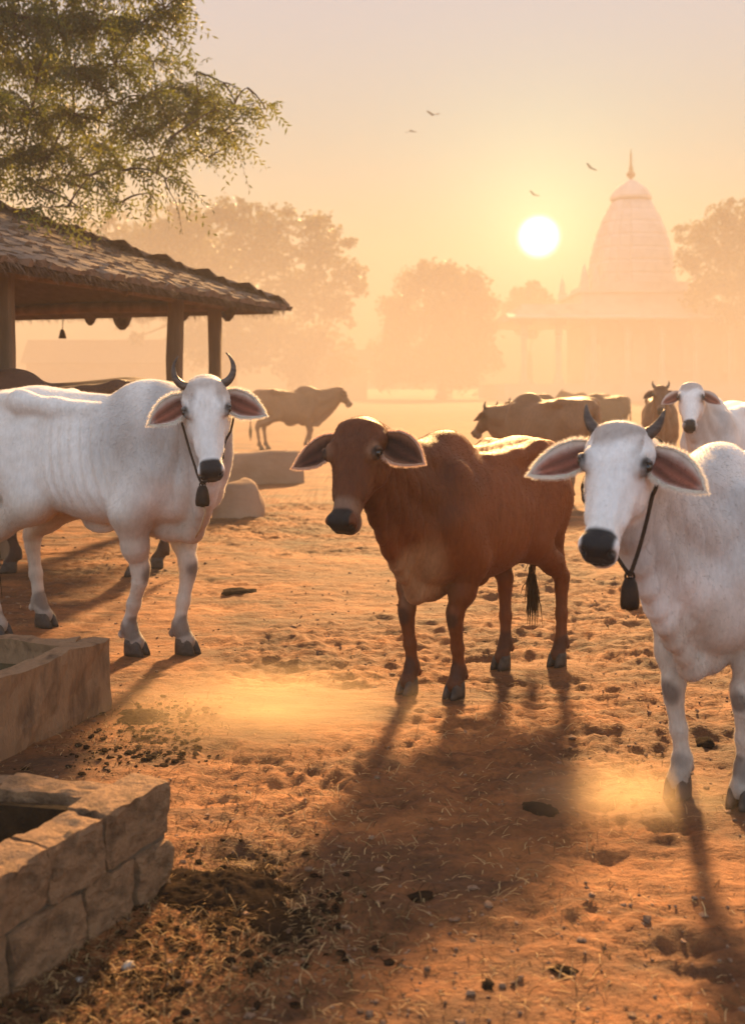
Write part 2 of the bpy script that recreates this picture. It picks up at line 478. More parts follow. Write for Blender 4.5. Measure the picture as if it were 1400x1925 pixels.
def build_cow(name, loc, heading, S, poll, muzzle, face, feet, pal, coat, h=0.012, refine=1, horns=None, fur=0, tail=None,
              ear=(0.25, 0.35), ear_len=0.225, thin=1.0, seed=1, dewlap=1.0, hw=1.0, slim=1.0, hr=0.026, tuck=1.0, bony=1.0, hump=1.0):
    """loc: ground point under the middle of the body; heading: unit (x, y); poll / muzzle in world coordinates; face: rough world direction the forehead looks"""
    rng = np.random.default_rng(seed)
    loc = np.array((loc[0], loc[1], 0.0)); hx, hy = heading
    Rw = np.array(((hx, -hy, 0), (hy, hx, 0), (0, 0, 1.0)))          # local -> world
    L = lambda p: ((np.array(p, float) - loc) @ Rw) / S
    root = empty(name, tuple(loc), math.atan2(hy, hx))
    pl, mz = L(poll), L(muzzle)
    f = unit(mz - pl); u = np.array(face, float) @ Rw; u = unit(u - f * (u @ f)); s = np.cross(u, f)   # s: towards the cow's left
    HM = np.stack([f, s, u], 1); hs = np.linalg.norm(mz - pl) / 0.505
    H = lambda x, y, z: pl + hs * (HM @ np.array((x, y * hw, z)))
    HEADW = [(a, b, c, d * (1 + (hw - 1) * (1 - sstep(0.25, 0.42, a)))) for a, b, c, d in HEAD]
    feet = [L((p[0], p[1], 0)) for p in feet]                        # fl, fr, hl, hr
    F = Field()
    def ribs(q):
        m = sstep(-0.26, -0.14, q[0]) * (1 - sstep(0.16, 0.26, q[0])) * sstep(0.66, 0.80, q[2]) * (1 - sstep(1.08, 1.18, q[2])) * sstep(0.10, 0.2, np.abs(q[1]))
        m = m * (0.45 + 0.55 * np.sin(q[0] * 9.0 + q[2] * 4.0) ** 2)
        return -0.0045 * thin * m * np.sin((q[0] + 0.30 * (q[2] - 0.9)) * 2 * np.pi / 0.066)
    F.loft([(a, b, b - (b - c) * tuck, d * slim) for a, b, c, d in TORSO], 2.3, (0, 0, 0), np.eye(3), 1.0, 0.05, pear=0.16, extra=ribs)
    F.cone((-0.76, 0, 1.235), (0.12, 0, 1.222), 0.03, 0.03, 0.05)
    # hump
    a = R(12); T = np.array(((math.cos(a), 0, math.sin(a)), (0, 1, 0), (-math.sin(a), 0, math.cos(a))))
    F.ell((0.31, 0, 1.185 + 0.05 * hump), (0.20, 0.085, 0.115), T, 0.11)
    for sd in (1, -1):
        a = R(14); T = np.array(((math.cos(a), 0, math.sin(a)), (0, 1, 0), (-math.sin(a), 0, math.cos(a))))
        F.ell((0.36, 0.155 * sd, 0.95), (0.135, 0.085, 0.27), T, 0.07)
        F.ell((-0.53, 0.125 * sd, 0.98), (0.20, 0.10, 0.25), None, 0.09)
        F.chain([(-0.64, 0.12 * sd, 1.225), (-0.41, (0.16 + 0.015 * bony) * sd, 1.23), (-0.20, (0.13 + 0.015 * bony) * sd, 1.20), (0.02, 0.12 * sd, 1.185)], [0.035, 0.040 + 0.004 * bony, 0.026 + 0.004 * bony, 0.025], 0.075 - 0.012 * bony)
        F.ell((-0.765, 0.085 * sd, 1.15), (0.045, 0.04, 0.045), None, 0.05)
        F.ell((-0.225, 0.315 * sd, 1.08), (0.13, 0.085, 0.10), None, 0.06, sub=True)
    # neck: three rows of cones, deep from top to bottom
    nb = u * 0.22
    for i, (a, ra, hp, rb, up) in enumerate((((0.34, 0, 1.17), 0.105, (0.005, 0, -0.085), 0.075, 0.05), ((0.42, 0, 1.0), 0.15, (0.05, 0, -0.13), 0.092, 0.0), ((0.50, 0, 0.82), 0.125, (0.13, 0, -0.18), 0.062, -0.05))):
        e = H(*hp); c = (np.array(a) + np.array((0.26, 0, up)) + e - nb) / 2
        P = bez(a, c, e, 7); r = np.linspace(ra, rb, 7) * (1 - 0.14 * np.sin(np.linspace(0, np.pi, 7)))
        F.chain(P, r, 0.07)
        low = P
    # dewlap: thin hanging fold from throat to brisket
    e = H(0.20, 0, -0.215); lift = 0.65 * (1 - tuck); brk = np.array((0.53, 0, 0.60 - 0.06 * dewlap + lift))
    c = (np.array((0.66, 0, 0.66)) * 0.6 + (e - np.array((0, 0, 0.30))) * 0.4)
    D = bez(brk, c, e, 9)
    for w in (0.35, 0.7, 1.0):
        Q = low[np.linspace(0, 6, 9).astype(int)] * (1 - w) + D * w
        F.chain(Q, np.full(9, 0.045 - 0.024 * w), 0.05)
    F.chain([brk, (0.40, 0, 0.555 + lift), (0.2, 0, 0.55 + lift)], [0.05, 0.055, 0.04], 0.06)
    # navel flap and udder
    F.ell((-0.05, 0, 0.545 + 0.7 * (1 - tuck)), (0.11, 0.022, 0.05), None, 0.05)
    F.ell((-0.48, 0, 0.655), (0.11, 0.085, 0.07), None, 0.05)
    joints = []
    for i, ft in enumerate(feet):
        sd = 1 if i % 2 == 0 else -1
        if i < 2:
            el = np.array((0.30, 0.18 * sd, 0.70)); kn = np.array((0.42 * 0.35 + ft[0] * 0.65 - 0.01, (0.16 * sd) * 0.35 + ft[1] * 0.65, 0.405))
            fe = np.array((ft[0] - 0.035, ft[1], 0.125))
            F.chain([(0.43, 0.15 * sd, 0.90), el], [0.10, 0.088], 0.07)
            mid = el * 0.45 + kn * 0.55
            F.chain([el, mid + (0.005, 0.004 * sd, 0), kn + (0, 0, 0.05)], [0.085, 0.059, 0.044], 0.04)
            F.ell(kn + (0.008, 0, 0.01), (0.046, 0.044, 0.062), None, 0.03)
            F.chain([kn - (0, 0, 0.05), kn * 0.45 + fe * 0.55, fe + (0, 0, 0.03)], [0.036, 0.029, 0.031], 0.03)
            F.ell(fe, (0.041, 0.038, 0.044), None, 0.025)
            F.cone(fe, (ft[0] + 0.004, ft[1], 0.06), 0.034, 0.044, 0.02)
            for dq in (0.02, -0.02): F.ell(fe + (-0.034, dq, -0.028), (0.016, 0.014, 0.02), None, 0.012)
        else:
            hip = np.array((-0.52, 0.14 * sd, 1.0)); st = np.array((-0.34 + 0.15 * (ft[0] + 0.58), 0.175 * sd, 0.71)); hk = np.array((ft[0] - 0.085, ft[1] * 0.8 + 0.2 * 0.13 * sd, 0.47))
            fe = np.array((ft[0] - 0.045, ft[1], 0.13))
            F.chain([hip, st], [0.14, 0.098], 0.08)
            F.chain([hip - (0.10, 0, 0.08), (ft[0] * 0.5 - 0.34, 0.14 * sd, 0.72)], [0.11, 0.07], 0.07)
            F.chain([st, st * 0.4 + hk * 0.6 + (-0.02, 0, 0.02), hk + (0.008, 0, 0.03)], [0.095, 0.062, 0.042], 0.05)
            F.cone((ft[0] * 0.5 - 0.36, 0.14 * sd, 0.70), hk + (-0.026, 0, 0.04), 0.05, 0.02, 0.04)
            F.ell(hk, (0.05, 0.037, 0.062), None, 0.03)
            F.chain([hk - (-0.005, 0, 0.05), hk * 0.45 + fe * 0.55, fe + (0, 0, 0.03)], [0.037, 0.030, 0.032], 0.03)
            F.ell(fe, (0.041, 0.037, 0.044), None, 0.025)
            F.cone(fe, (ft[0] + 0.002, ft[1], 0.06), 0.034, 0.043, 0.02)
            for dq in (0.02, -0.02): F.ell(fe + (-0.034, dq, -0.028), (0.016, 0.014, 0.02), None, 0.012)
            kn = hk
        joints.append((kn, fe))
    # tail
    tl = np.array((-0.89, 0.0, 0.48)) if tail is None else L(tail)
    tp = np.concatenate([[(-0.78, 0, 1.22)], bez((-0.835, 0, 1.18), (-0.885, 0, 0.98), tl, 6)])
    F.chain(tp, [0.034, 0.032, 0.026, 0.022, 0.019, 0.017, 0.015], 0.035)
    # head
    F.loft(HEADW, 2.5, pl, HM, hs, 0.045)
    hd = Field(); hd.loft(HEADW, 2.5, pl, HM, hs, 0.03)
    for sd in (1, -1):
        F.ell(H(0.135, 0.086 * sd, -0.016), np.array((0.048, 0.030, 0.030)) * hs, HM, 0.03)      # brow
        F.ell(H(0.16, 0.074 * sd, -0.155), np.array((0.085, 0.035, 0.062)) * hs, HM, 0.04)       # cheek
        F.ell(H(0.28, 0.062 * sd, -0.085), np.array((0.08, 0.016, 0.022)) * hs, HM, 0.03)        # cheek bone
        F.ell(H(0.476, 0.038 * sd, -0.052), np.array((0.034, 0.030, 0.034)) * hs, HM, 0.02)      # nostril wings
        F.ell(H(0.500, 0.047 * sd, -0.056), np.array((0.024, 0.010, 0.017)) * hs, HM, 0.008, sub=True)
        F.ell(H(0.055, 0.092 * sd, -0.060), np.array((0.03, 0.03, 0.03)) * hs, HM, 0.03)         # ear root
    F.ell(H(0.45, 0, -0.150), np.array((0.052, 0.052, 0.026)) * hs, HM, 0.02)                    # chin
    F.ell(H(0.482, 0, -0.116), np.array((0.050, 0.085, 0.0055)) * hs, HM, 0.006, sub=True)       # mouth line
    F.ell(H(0.012, 0, -0.03), np.array((0.045, 0.085, 0.055)) * hs, HM, 0.04)                    # poll
    # eyes: found on the surface, set a little into it
    eyes = []
    for sd in (1, -1):
        p = H(0.150, 0.118 * sd, -0.024)[None]
        for it in range(4):
            d, g = F.grad(p); p = p - d[:, None] * g / (g ** 2).sum(1)[:, None]
        n = unit(F.grad(p)[1][0]); eyes.append((p[0] - n * 0.008 * hs, n, sd))
    for p, n, sd in eyes:
        F.ell(p + n * 0.014 * hs, np.array((0.024, 0.020, 0.020)) * hs, HM, 0.010, sub=True)
        t = unit(f - n * (f @ n)); b = np.cross(n, t)
        up = [p + n * 0.010 * hs + (-t * 0.021 * math.cos(q) + b * 0.027 * math.sin(q)) * hs for q in np.linspace(-1.4, 1.4, 6)]
        F.chain(up, np.array((0.004, 0.007, 0.009, 0.009, 0.007, 0.004)) * hs, 0.010)
        dn = [p + n * 0.004 * hs + (t * 0.023 * math.cos(q) + b * 0.026 * math.sin(q)) * hs for q in np.linspace(-1.2, 1.2, 5)]
        F.chain(dn, np.array((0.004, 0.006, 0.007, 0.006, 0.004)) * hs, 0.012)
    lo = np.array((-1.0, -0.36, 0.03)); hi = np.array((0.72, 0.36, 1.46))
    hp = np.array([H(x, y, z) for x in (-0.05, 0.55) for y in (-0.15, 0.15) for z in (-0.27, 0.06)] + [tl - 0.05, tl + 0.05] + [q - (0.1, 0.1, 0) for q in feet] + [q + (0.1, 0.1, 0) for q in feet])
    lo = np.minimum(lo, hp.min(0)); hi = np.maximum(hi, hp.max(0)); lo[2] = 0.03
    v, q = F.polygonise(lo, hi, h, refine)
    if refine:                                                       # skin folds on neck and dewlap, slight unevenness of the flesh
        N = vnormals(v, q); dh = hd.points(v)
        mk = sstep(0.46, 0.58, v[:, 0]) * sstep(0.55, 0.66, v[:, 2]) * sstep(0.02, 0.10, dh) * (1 - sstep(1.15, 1.3, v[:, 2]))
        ph = v[:, 0] * 1.0 - 0.25 * v[:, 2] + 0.10 * vnoise3(v, 3.0)
        fold = (np.abs(np.sin(ph * np.pi / 0.085)) ** 0.6 - 0.6) * (0.4 + vnoise3(v + 3, 5.0) + 0.5)
        v = v + N * (0.0085 * mk * fold + 0.005 * vnoise3(v, 11.0) * sstep(0.0, 0.04, dh) * sstep(0.45, 0.6, v[:, 2]))[:, None]
    # ---- colours of the coat
    hq = ((v - pl) @ HM) / hs
    hm = 1 - sstep(0.015, 0.05, hd.points(v))
    col = np.tile(np.array(pal['base'], float), (len(v), 1))
    def blend(m, c): col[:] = col * (1 - m[:, None]) + np.array(c) * m[:, None]
    nz = vnoise3(v, 5.0); nz2 = vnoise3(v, 16.0)
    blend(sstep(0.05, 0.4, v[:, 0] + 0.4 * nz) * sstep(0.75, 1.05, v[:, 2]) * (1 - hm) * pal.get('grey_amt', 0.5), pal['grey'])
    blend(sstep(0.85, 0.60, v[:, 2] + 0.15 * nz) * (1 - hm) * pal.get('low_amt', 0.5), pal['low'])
    if 'brisket' in pal:
        blend((1 - sstep(0.12, 0.24, np.linalg.norm((v - np.array((0.60, 0, 0.60))) * (0.8, 0.9, 0.8), axis=1) + 0.06 * nz)) * 0.85, pal['brisket'])
    blend(hm * sstep(0.0, 0.08, hq[:, 0]) * 0.5, pal['face'])
    blend(hm * (1 - sstep(0.03, 0.11, np.abs(hq[:, 0] - 0.015) + 0.12 * nz2 + 0.05 * (np.abs(hq[:, 1]) > 0.09))) * 0.6, pal['poll'])
    ring = hm * sstep(0.35, 0.395, hq[:, 0]) * (1 - sstep(0.42, 0.45, hq[:, 0]))
    blend(ring * pal.get('ring_amt', 0.9), pal['ring'])
    blend(hm * sstep(0.395, 0.43, hq[:, 0]) * (1 - sstep(-0.125, -0.10, hq[:, 2])) * pal.get('ring_amt', 1.0), pal['ring'])
    blend(hm * sstep(0.415, 0.437, hq[:, 0] - 0.12 * np.maximum(np.abs(hq[:, 1]) - 0.04, 0) * 3 + 0.010 * nz2) * sstep(-0.145, -0.125, hq[:, 2]) * np.maximum(1 - sstep(0.050, 0.062, np.abs(hq[:, 1]) + 0.008 * nz2), sstep(0.49, 0.505, hq[:, 0])), pal['nose'])
    for p, n, sd in eyes:
        dd = np.linalg.norm(v - p, axis=1) / hs
        blend((1 - sstep(0.028, 0.070, dd)) * pal.get('eye_ring_amt', 0.6), pal['eye_ring'])
        blend(1 - sstep(0.028, 0.042, dd), pal['lid'])
    for i, (kn, fe) in enumerate(joints):
        if i < 2:
            fr = v - (kn + (0.04, 0, 0))
            blend((1 - sstep(0.022, 0.050, np.linalg.norm(fr * (1, 1, 0.8), axis=1) + 0.03 * nz2)) * pal.get('knee_amt', 0.9), pal['knee'])
        blend((1 - sstep(0.040, 0.062, np.linalg.norm((v - fe) * (0.8, 1, 0.9), axis=1) + 0.05 * nz2)) * pal.get('fet_amt', 0.8), pal['knee'])
        blend((1 - sstep(0.05, 0.09, np.linalg.norm((v - np.array((fe[0] + 0.04, fe[1], 0.05))), axis=1))) * 0.5, pal['hoof'])
    vs, fs, cs = [v], [q], [col]; nv = len(v)
    # ---- ears: cupped leaf-shaped shells joined into the body mesh
    rim = []
    for sd in (1, -1):
        e1 = unit(s * sd + f * ear[1] - u * ear[0]); e3 = unit(u - e1 * (u @ e1) + 0.12 * s * sd); e3 = unit(e3 - e1 * (e3 @ e1)); e2 = unit(np.cross(e3, e1)); e2 = e2 if e2 @ f < 0 else -e2
        org = H(0.055, 0.095 * sd, -0.060); NU, NV = 17, 13
        t = np.linspace(0, 1, NU)
        upc = np.interp(t, [0, 0.12, 0.3, 0.5, 0.7, 0.88, 1], [0.022, 0.048, 0.068, 0.066, 0.045, 0.006, -0.034])
        loc_ = np.interp(t, [0, 0.12, 0.3, 0.5, 0.7, 0.88, 1], [-0.022, -0.050, -0.080, -0.090, -0.078, -0.058, -0.038])
        w = np.linspace(-1, 1, NV)
        A = np.zeros((NU, NV, 3)); Bk = np.zeros((NU, NV, 3))
        for i in range(NU):
            yy = (upc[i] + loc_[i]) / 2 + (upc[i] - loc_[i]) / 2 * w
            cup = -(0.036 * math.sin(np.pi * min(1, t[i] * 0.75 + 0.22))) * (1 - w ** 2) + 0.02 * t[i] ** 2 * 0
            th = 0.0035 + 0.006 * (1 - t[i]) * (1 - np.abs(w))
            base = org + hs * (e1 * (ear_len * (t[i] - 0.06)))
            A[i] = base + hs * (yy[:, None] * e2 + cup[:, None] * e3)
            Bk[i] = base + hs * (yy[:, None] * e2 + (cup - th * (1 - np.abs(w) ** 6))[:, None] * e3)
        gi = lambda i, j: nv + i * NV + j
        gb = lambda i, j: nv + NU * NV + i * NV + j
        ff = [(gi(i, j), gi(i + 1, j), gi(i + 1, j + 1), gi(i, j + 1)) for i in range(NU - 1) for j in range(NV - 1)]
        ff += [(gb(i, j), gb(i, j + 1), gb(i + 1, j + 1), gb(i + 1, j)) for i in range(NU - 1) for j in range(NV - 1)]
        ff += [(gi(NU - 1, j), gb(NU - 1, j), gb(NU - 1, j + 1), gi(NU - 1, j + 1)) for j in range(NV - 1)]
        ff = np.array(ff)
        if np.dot(np.cross(A[8, 6] - A[7, 6], A[7, 7] - A[7, 6]), e3) < 0: ff = ff[:, ::-1]
        vs += [A.reshape(-1, 3), Bk.reshape(-1, 3)]; fs.append(ff)
        tt, ww = np.meshgrid(t, w, indexing='ij'); tt = tt.ravel(); ww = ww.ravel()
        m = sstep(0.55, 0.92, np.abs(ww)) * 0.8 + sstep(0.8, 1.0, tt) * 0.5
        streak = 0.5 + 0.5 * np.sin(ww * 9 + 3 * tt)
        ci = np.array(pal['ear_in']) * (0.55 + 0.6 * streak)[:, None] * (0.5 + 0.8 * tt)[:, None]
        ci = ci * (1 - np.clip(m, 0, 1)[:, None]) + np.array(pal['ear_rim']) * np.clip(m, 0, 1)[:, None]
        cs += [ci, np.tile(np.array(pal['ear_out']), (NU * NV, 1))]
        nv += 2 * NU * NV
        # rim for the hair fringe
        pts = np.concatenate([A[2:, -1], A[::-1][:, 0][:-1]]); cen = (org + hs * e1 * ear_len * 0.45)
        rim.append((pts, cen, e3, e1))
    v2 = np.concatenate(vs); f2 = np.concatenate(fs); c2 = np.clip(np.concatenate(cs), 0.004, 0.9)
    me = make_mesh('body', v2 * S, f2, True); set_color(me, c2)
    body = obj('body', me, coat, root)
    # ---- eyes
    for p, n, sd in eyes:
        mb = MB(); mb.lathe((0, 0, 0), [(0.0205 * math.sin(a) + 1e-4, 0.0205 * math.cos(a)) for a in np.linspace(np.pi, 0, 9)], 14)
        e = mb.build('eye', M['eye'], root, True); e.location = tuple((p + n * 0.005 * hs) * S); e.scale = (hs * S,) * 3
    # ---- horns: list of (out, up, fwd) control points in head units
    if horns:
        for sd in (1, -1):
            ctrl = np.array(horns(sd), float)
            t = np.linspace(0, 1, 12)[:, None]; n = len(ctrl) - 1
            P = sum(math.comb(n, i) * (1 - t) ** (n - i) * t ** i * ctrl[i] for i in range(n + 1))
            W = np.array([H(-p[1], sd * p[0], p[2]) for p in P]) * S
            r = (hr * (1 - np.linspace(0, 1, 12) ** 1.5) + 0.0035) * hs * S
            mb = MB(); mb.tube(W, r, 12); mb.build('horn', M['horn'], root, True)
    # ---- hooves: two claws each
    for i, ft in enumerate(feet):
        mb = MB(); dirx = 1.0
        for sd in (1, -1):
            ring_ = []
            for z, ln, wd, off in ((0.0, 0.058, 0.0235, 0.016), (0.02, 0.056, 0.0235, 0.012), (0.055, 0.046, 0.022, 0.004), (0.075, 0.036, 0.018, -0.004)):
                th = np.linspace(0, 2 * np.pi, 12, endpoint=False)
                x = np.sign(np.cos(th)) * np.abs(np.cos(th)) ** 0.75 * ln; y = np.sign(np.sin(th)) * np.abs(np.sin(th)) ** 0.75 * wd
                y = y * (1 - 0.35 * np.clip(x / ln, 0, 1))
                ring_.append(np.stack([ft[0] + off + x, ft[1] + sd * 0.0245 + y, np.full(12, z + 0.002)], 1))
            V = np.concatenate(ring_); fc = [(a * 12 + j, a * 12 + (j + 1) % 12, (a + 1) * 12 + (j + 1) % 12, (a + 1) * 12 + j) for a in range(3) for j in range(12)]
            fc += [tuple(range(12))[::-1], tuple(36 + j for j in range(12))]
            mb.add(V * S, fc)
        mb.build('hoof', M['hoof'], root, True)
    # ---- hair: tail switch, ear fringes, short coat hairs
    hv, hc = [], []
    def strands(P, D, Ln, Wd, C):
        n = len(P); a = rng.normal(size=(n, 3)); w = np.cross(D, a); w /= np.linalg.norm(w, axis=1)[:, None] + 1e-9; w *= np.asarray(Wd).reshape(-1, 1) if np.ndim(Wd) else Wd
        hv.append(np.stack([P - w, P + w, P + D * np.asarray(Ln).reshape(-1, 1)], 1).reshape(-1, 3)); hc.append(np.repeat(C, 3, axis=0))
    for pts, cen, e3, e1 in (rim if refine else []):
        n = 2200; i = rng.uniform(0, len(pts) - 1.001, n); k = i.astype(int); fr = (i - k)[:, None]
        P = pts[k] * (1 - fr) + pts[k + 1] * fr
        D = P - cen; D /= np.linalg.norm(D, axis=1)[:, None]; D = D + e1 * 0.5 + e3 * rng.uniform(-0.5, 0.3, (n, 1)) + rng.normal(0, 0.2, (n, 3)); D /= np.linalg.norm(D, axis=1)[:, None]
        strands(P - D * 0.004, D, rng.uniform(0.012, 0.028, n), 0.0013, np.tile(np.array(pal['fringe']), (n, 1)))
    if fur:
        tri = np.concatenate([f2[:, :3], f2[:, [0, 2, 3]]]); A, B, Cc = v2[tri[:, 0]], v2[tri[:, 1]], v2[tri[:, 2]]
        cr = np.cross(B - A, Cc - A); ar = np.linalg.norm(cr, axis=1); nn = cr / (ar[:, None] + 1e-12)
        k = rng.choice(len(tri), fur, p=ar / ar.sum()); r1 = np.sqrt(rng.random(fur))[:, None]; r2 = rng.random(fur)[:, None]
        P = A[k] * (1 - r1) + B[k] * r1 * (1 - r2) + Cc[k] * r1 * r2; N = nn[k]
        fl = np.tile(np.array((-0.5, 0, -0.85)), (fur, 1)); onh = hd.points(P) < 0.02; fl[onh] = f
        fl = fl - N * (fl * N).sum(1)[:, None]; D = fl / (np.linalg.norm(fl, axis=1)[:, None] + 0.3) + N * rng.uniform(0.25, 0.6, (fur, 1)) + rng.normal(0, 0.16, (fur, 3)); D /= np.linalg.norm(D, axis=1)[:, None]
        hcol = c2[tri[k, 0]]
        ok = ~(((P - pl) @ HM / hs)[:, 0] > 0.43) | ~onh
        strands(P[ok], D[ok], rng.uniform(0.006, 0.013, ok.sum()), 0.0007, hcol[ok])
    if hv:
        V = np.concatenate(hv) * S; me = make_mesh('fur', V, np.arange(len(V)).reshape(-1, 3)); set_color(me, np.clip(np.concatenate(hc), 0.004, 0.9))
        o = obj('fur', me, M['strand'], root); o['kind'] = 'stuff'
    n = 260 if refine else 90
    P = tl + rng.normal(0, 0.008, (n, 3)); mb = []
    for k in range(n):
        ln = rng.uniform(0.10, 0.27); off = rng.normal(0, 0.022, 3) * (1, 1, 0.2); st = P[k] + (0, 0, rng.uniform(-0.08, 0.06))
        a, b = st + off * 0.7 + (0, 0, -ln * 0.5), st + off * 0.9 + (0, 0, -ln); w = unit(rng.normal(size=3)) * 0.003
        mb.append(np.array([st - w, st + w, a + w * 1.2, a - w * 1.2, b + w * 0.3, b - w * 0.3]))
    V = np.concatenate(mb) * S; base = np.arange(n)[:, None] * 6
    fa = np.concatenate([base + np.array((0, 1, 2, 3)), base + np.array((3, 2, 4, 5))])
    obj('tail_tuft', make_mesh('tail_tuft', V, fa), M['tuft'], root)
    root['_'] = 0; del root['_']
    info = dict(F=F, H=H, S=S, L=L, root=root, W=lambda p: loc + Rw @ (np.array(p) * S), HM=HM, Rw=Rw)
    return root, info

def bell_and_cord(info, bell_w, label, r=0.045, hgt=0.10, cord_r=0.006, loose=None, top=(-0.12, -0.22), ref=(0.11, -0.17)):
    """a cord looped round the neck behind the jaw with a dark bell hanging from it (its own thing)"""
    F, H, S, L = info['F'], info['H'], info['S'], info['L']
    apex = L(np.array(bell_w) + (0, 0, hgt * 0.55)); cen = H(ref[0], 0, ref[1])
    back = H(top[0], 0, top[1]) - cen; lat = H(0, 1, 0) - H(0, 0, 0); lat = unit(lat); back = unit(back)
    pts = []
    for a in np.linspace(-115, 115, 25):
        d = back * math.cos(R(a)) + lat * math.sin(R(a)); t = 0.32
        for it in range(30):
            dd = F.points((cen + d * t)[None])[0] - 0.007
            t -= dd * 0.7
            if abs(dd) < 0.001: break
        pts.append(cen + d * max(t, 0.02))
    def drop(p):
        out = []
        for w in np.linspace(0.1, 1, 8):
            q = p * (1 - w) + apex * w + np.array((0, 0, -0.02)) * math.sin(w * math.pi)
            for it in range(6):
                dd, g = F.grad(q[None]); 
                if dd[0] < 0.007: q = q + unit(g[0]) * (0.008 - dd[0])
            out.append(q)
        return out
    loop = drop(pts[0])[::-1] + pts + drop(pts[-1])
    loop = np.array([info['W'](p) for p in loop])
    base = np.array(bell_w)
    root = empty('cow_bell', tuple(base)); tag(root, label, 'bell', 'bells on the white cows')
    mb = MB(); mb.tube(loop - base, cord_r, 8); mb.build('cord', M['cord'], root, True)
    prof = [(0.30, 0.5), (0.55, 0.46), (0.75, 0.30), (0.9, 0.05), (1.0, -0.25), (0.98, -0.40), (0.85, -0.5), (0.6, -0.47), (0.5, -0.3)]
    mb = MB(); mb.lathe((0, 0, 0), [(a * r, b * hgt) for a, b in prof], 18, (1, 0.8)); bl = mb.build('bell', M['bell'], root, True)
    mb = MB(); mb.tube([(0, 0, -0.3 * hgt), (0, 0, -0.55 * hgt)], [0.008, 0.011], 8); mb.build('clapper', M['bell'], bl, True)
    mb = MB(); th = np.linspace(0, 2 * np.pi, 12); mb.tube(np.stack([0.014 * np.cos(th), 0 * th, 0.53 * hgt + 0.016 * np.sin(th)], 1), 0.004, 6); mb.build('ring', M['bell'], bl, True)
    if loose is not None:
        mb = MB(); mb.tube(np.array(loose) - base, cord_r * 0.9, 6); mb.build('rope_end', M['rope'], root, True)
    return root

M = {}
M['eye'] = rough_mat('eye_dark', (0.006, 0.004, 0.003), (0.02, 0.012, 0.008), 40, 0.08, bstr=0.0, spec=0.6)
M['horn'] = rough_mat('horn', (0.035, 0.025, 0.02), (0.13, 0.095, 0.075), 18, 0.45, 60, 0.3, 0.004, stretch=(1, 1, 3))
M['hoof'] = rough_mat('hoof', (0.012, 0.010, 0.009), (0.06, 0.045, 0.035), 22, 0.6, 50, 0.4, 0.004)
M['strand'] = strand_mat('coat_hair')
M['tuft'] = strand_mat('tail_hair', False, (0.03, 0.016, 0.01), 0.25)
M['cord'] = rough_mat('cord', (0.02, 0.012, 0.008), (0.05, 0.03, 0.02), 90, 0.9)
M['rope'] = rough_mat('rope', (0.45, 0.38, 0.26), (0.65, 0.58, 0.42), 90, 0.9)
M['bell'] = rough_mat('bell', (0.008, 0.005, 0.004), (0.035, 0.018, 0.010), 25, 0.5, 60, 0.3, 0.003, spec=0.15)
COAT = coat_mat('cow_coat', 0.22)
COAT_DARK = coat_mat('cow_coat_dark', 0.04, 0.58, 0.18, 0.45, 0.5)

# ================================================================== ground
def dist_to(px_, py_, cx, cy, rx, ry): return np.sqrt(((px_ - cx) / rx) ** 2 + ((py_ - cy) / ry) ** 2)
hoofprints = [(RNG.uniform(-2.5, 3.0), RNG.uniform(2.0, 11.0), RNG.uniform(0.045, 0.08), RNG.uniform(0, 3.14)) for i in range(90)]
def ground_z(x, y):
    calm = np.clip(1 - sstep(0.6, 1.1, dist_to(x, y, -0.48, 4.92, 0.75, 0.55)), 0, 1)       # drifted fine dust
    far = 1 - sstep(9, 30, y)
    z = 0.09 * fbm(x * 0.35, y * 0.35, 3) + 0.05 * fbm(x * 1.7 + 5, y * 1.7, 3) * (0.35 + 0.65 * far)
    amp = (0.32 + 0.85 * sstep(-0.12, 0.14, fbm(x * 0.65 + 31, y * 0.8 + 3, 3))) * (1 - 0.85 * calm)
    r = np.abs(fbm(x * 6.0, y * 7.5 + 11, 3))
    z = z + amp * far * (0.060 * fbm(x * 5 + 2, y * 9, 4) - 0.06 * r)
    z = z + amp * far * (0.034 * fbm(x * 19, y * 27, 3) + 0.016 * fbm(x * 52, y * 60, 2))
    return z - 0.0 * x
gy = [0.0]
while gy[-1] < 14: gy.append(gy[-1] + 0.0115 + 0.0016 * gy[-1])
while gy[-1] < 1500: gy.append(gy[-1] * 1.035 + 0.01)
gy = np.array([-60, -30, -15, -8, -5, -3, -2, -1.2, -0.7, -0.4, -0.2, -0.1] + gy)
gx = [0.0]
while gx[-1] < 2.6: gx.append(gx[-1] + 0.016)
while gx[-1] < 1200: gx.append(gx[-1] * 1.04 + 0.004)
gx = np.array([-q for q in gx[:0:-1]] + gx)
GX, GY = np.meshgrid(gx, gy)
GZ = ground_z(GX, GY)
for hxp, hyp, hr, ha in hoofprints:
    i0, i1 = np.searchsorted(gy, [hyp - 0.2, hyp + 0.2]); j0, j1 = np.searchsorted(gx, [hxp - 0.2, hxp + 0.2])
    if j1 - j0 < 3: continue
    X = GX[i0:i1, j0:j1] - hxp; Y = GY[i0:i1, j0:j1] - hyp
    a = X * math.cos(ha) + Y * math.sin(ha); b = -X * math.sin(ha) + Y * math.cos(ha)
    d = np.sqrt((a / (hr * 1.3)) ** 2 + (b / hr) ** 2)
    d = d + 0.5 * fbm(X * 14 + hxp, Y * 14, 2); GZ[i0:i1, j0:j1] += -0.012 * (1 - sstep(0.5, 1.0, d)) + 0.009 * np.exp(-((d - 1.2) / 0.22) ** 2)
# the soil is trodden level where feet and walls stand, so that nothing floats
GROUND_FLAT = []
def flat_spot(x, y, r, z=0.0): GROUND_FLAT.append((x, y, r, z))

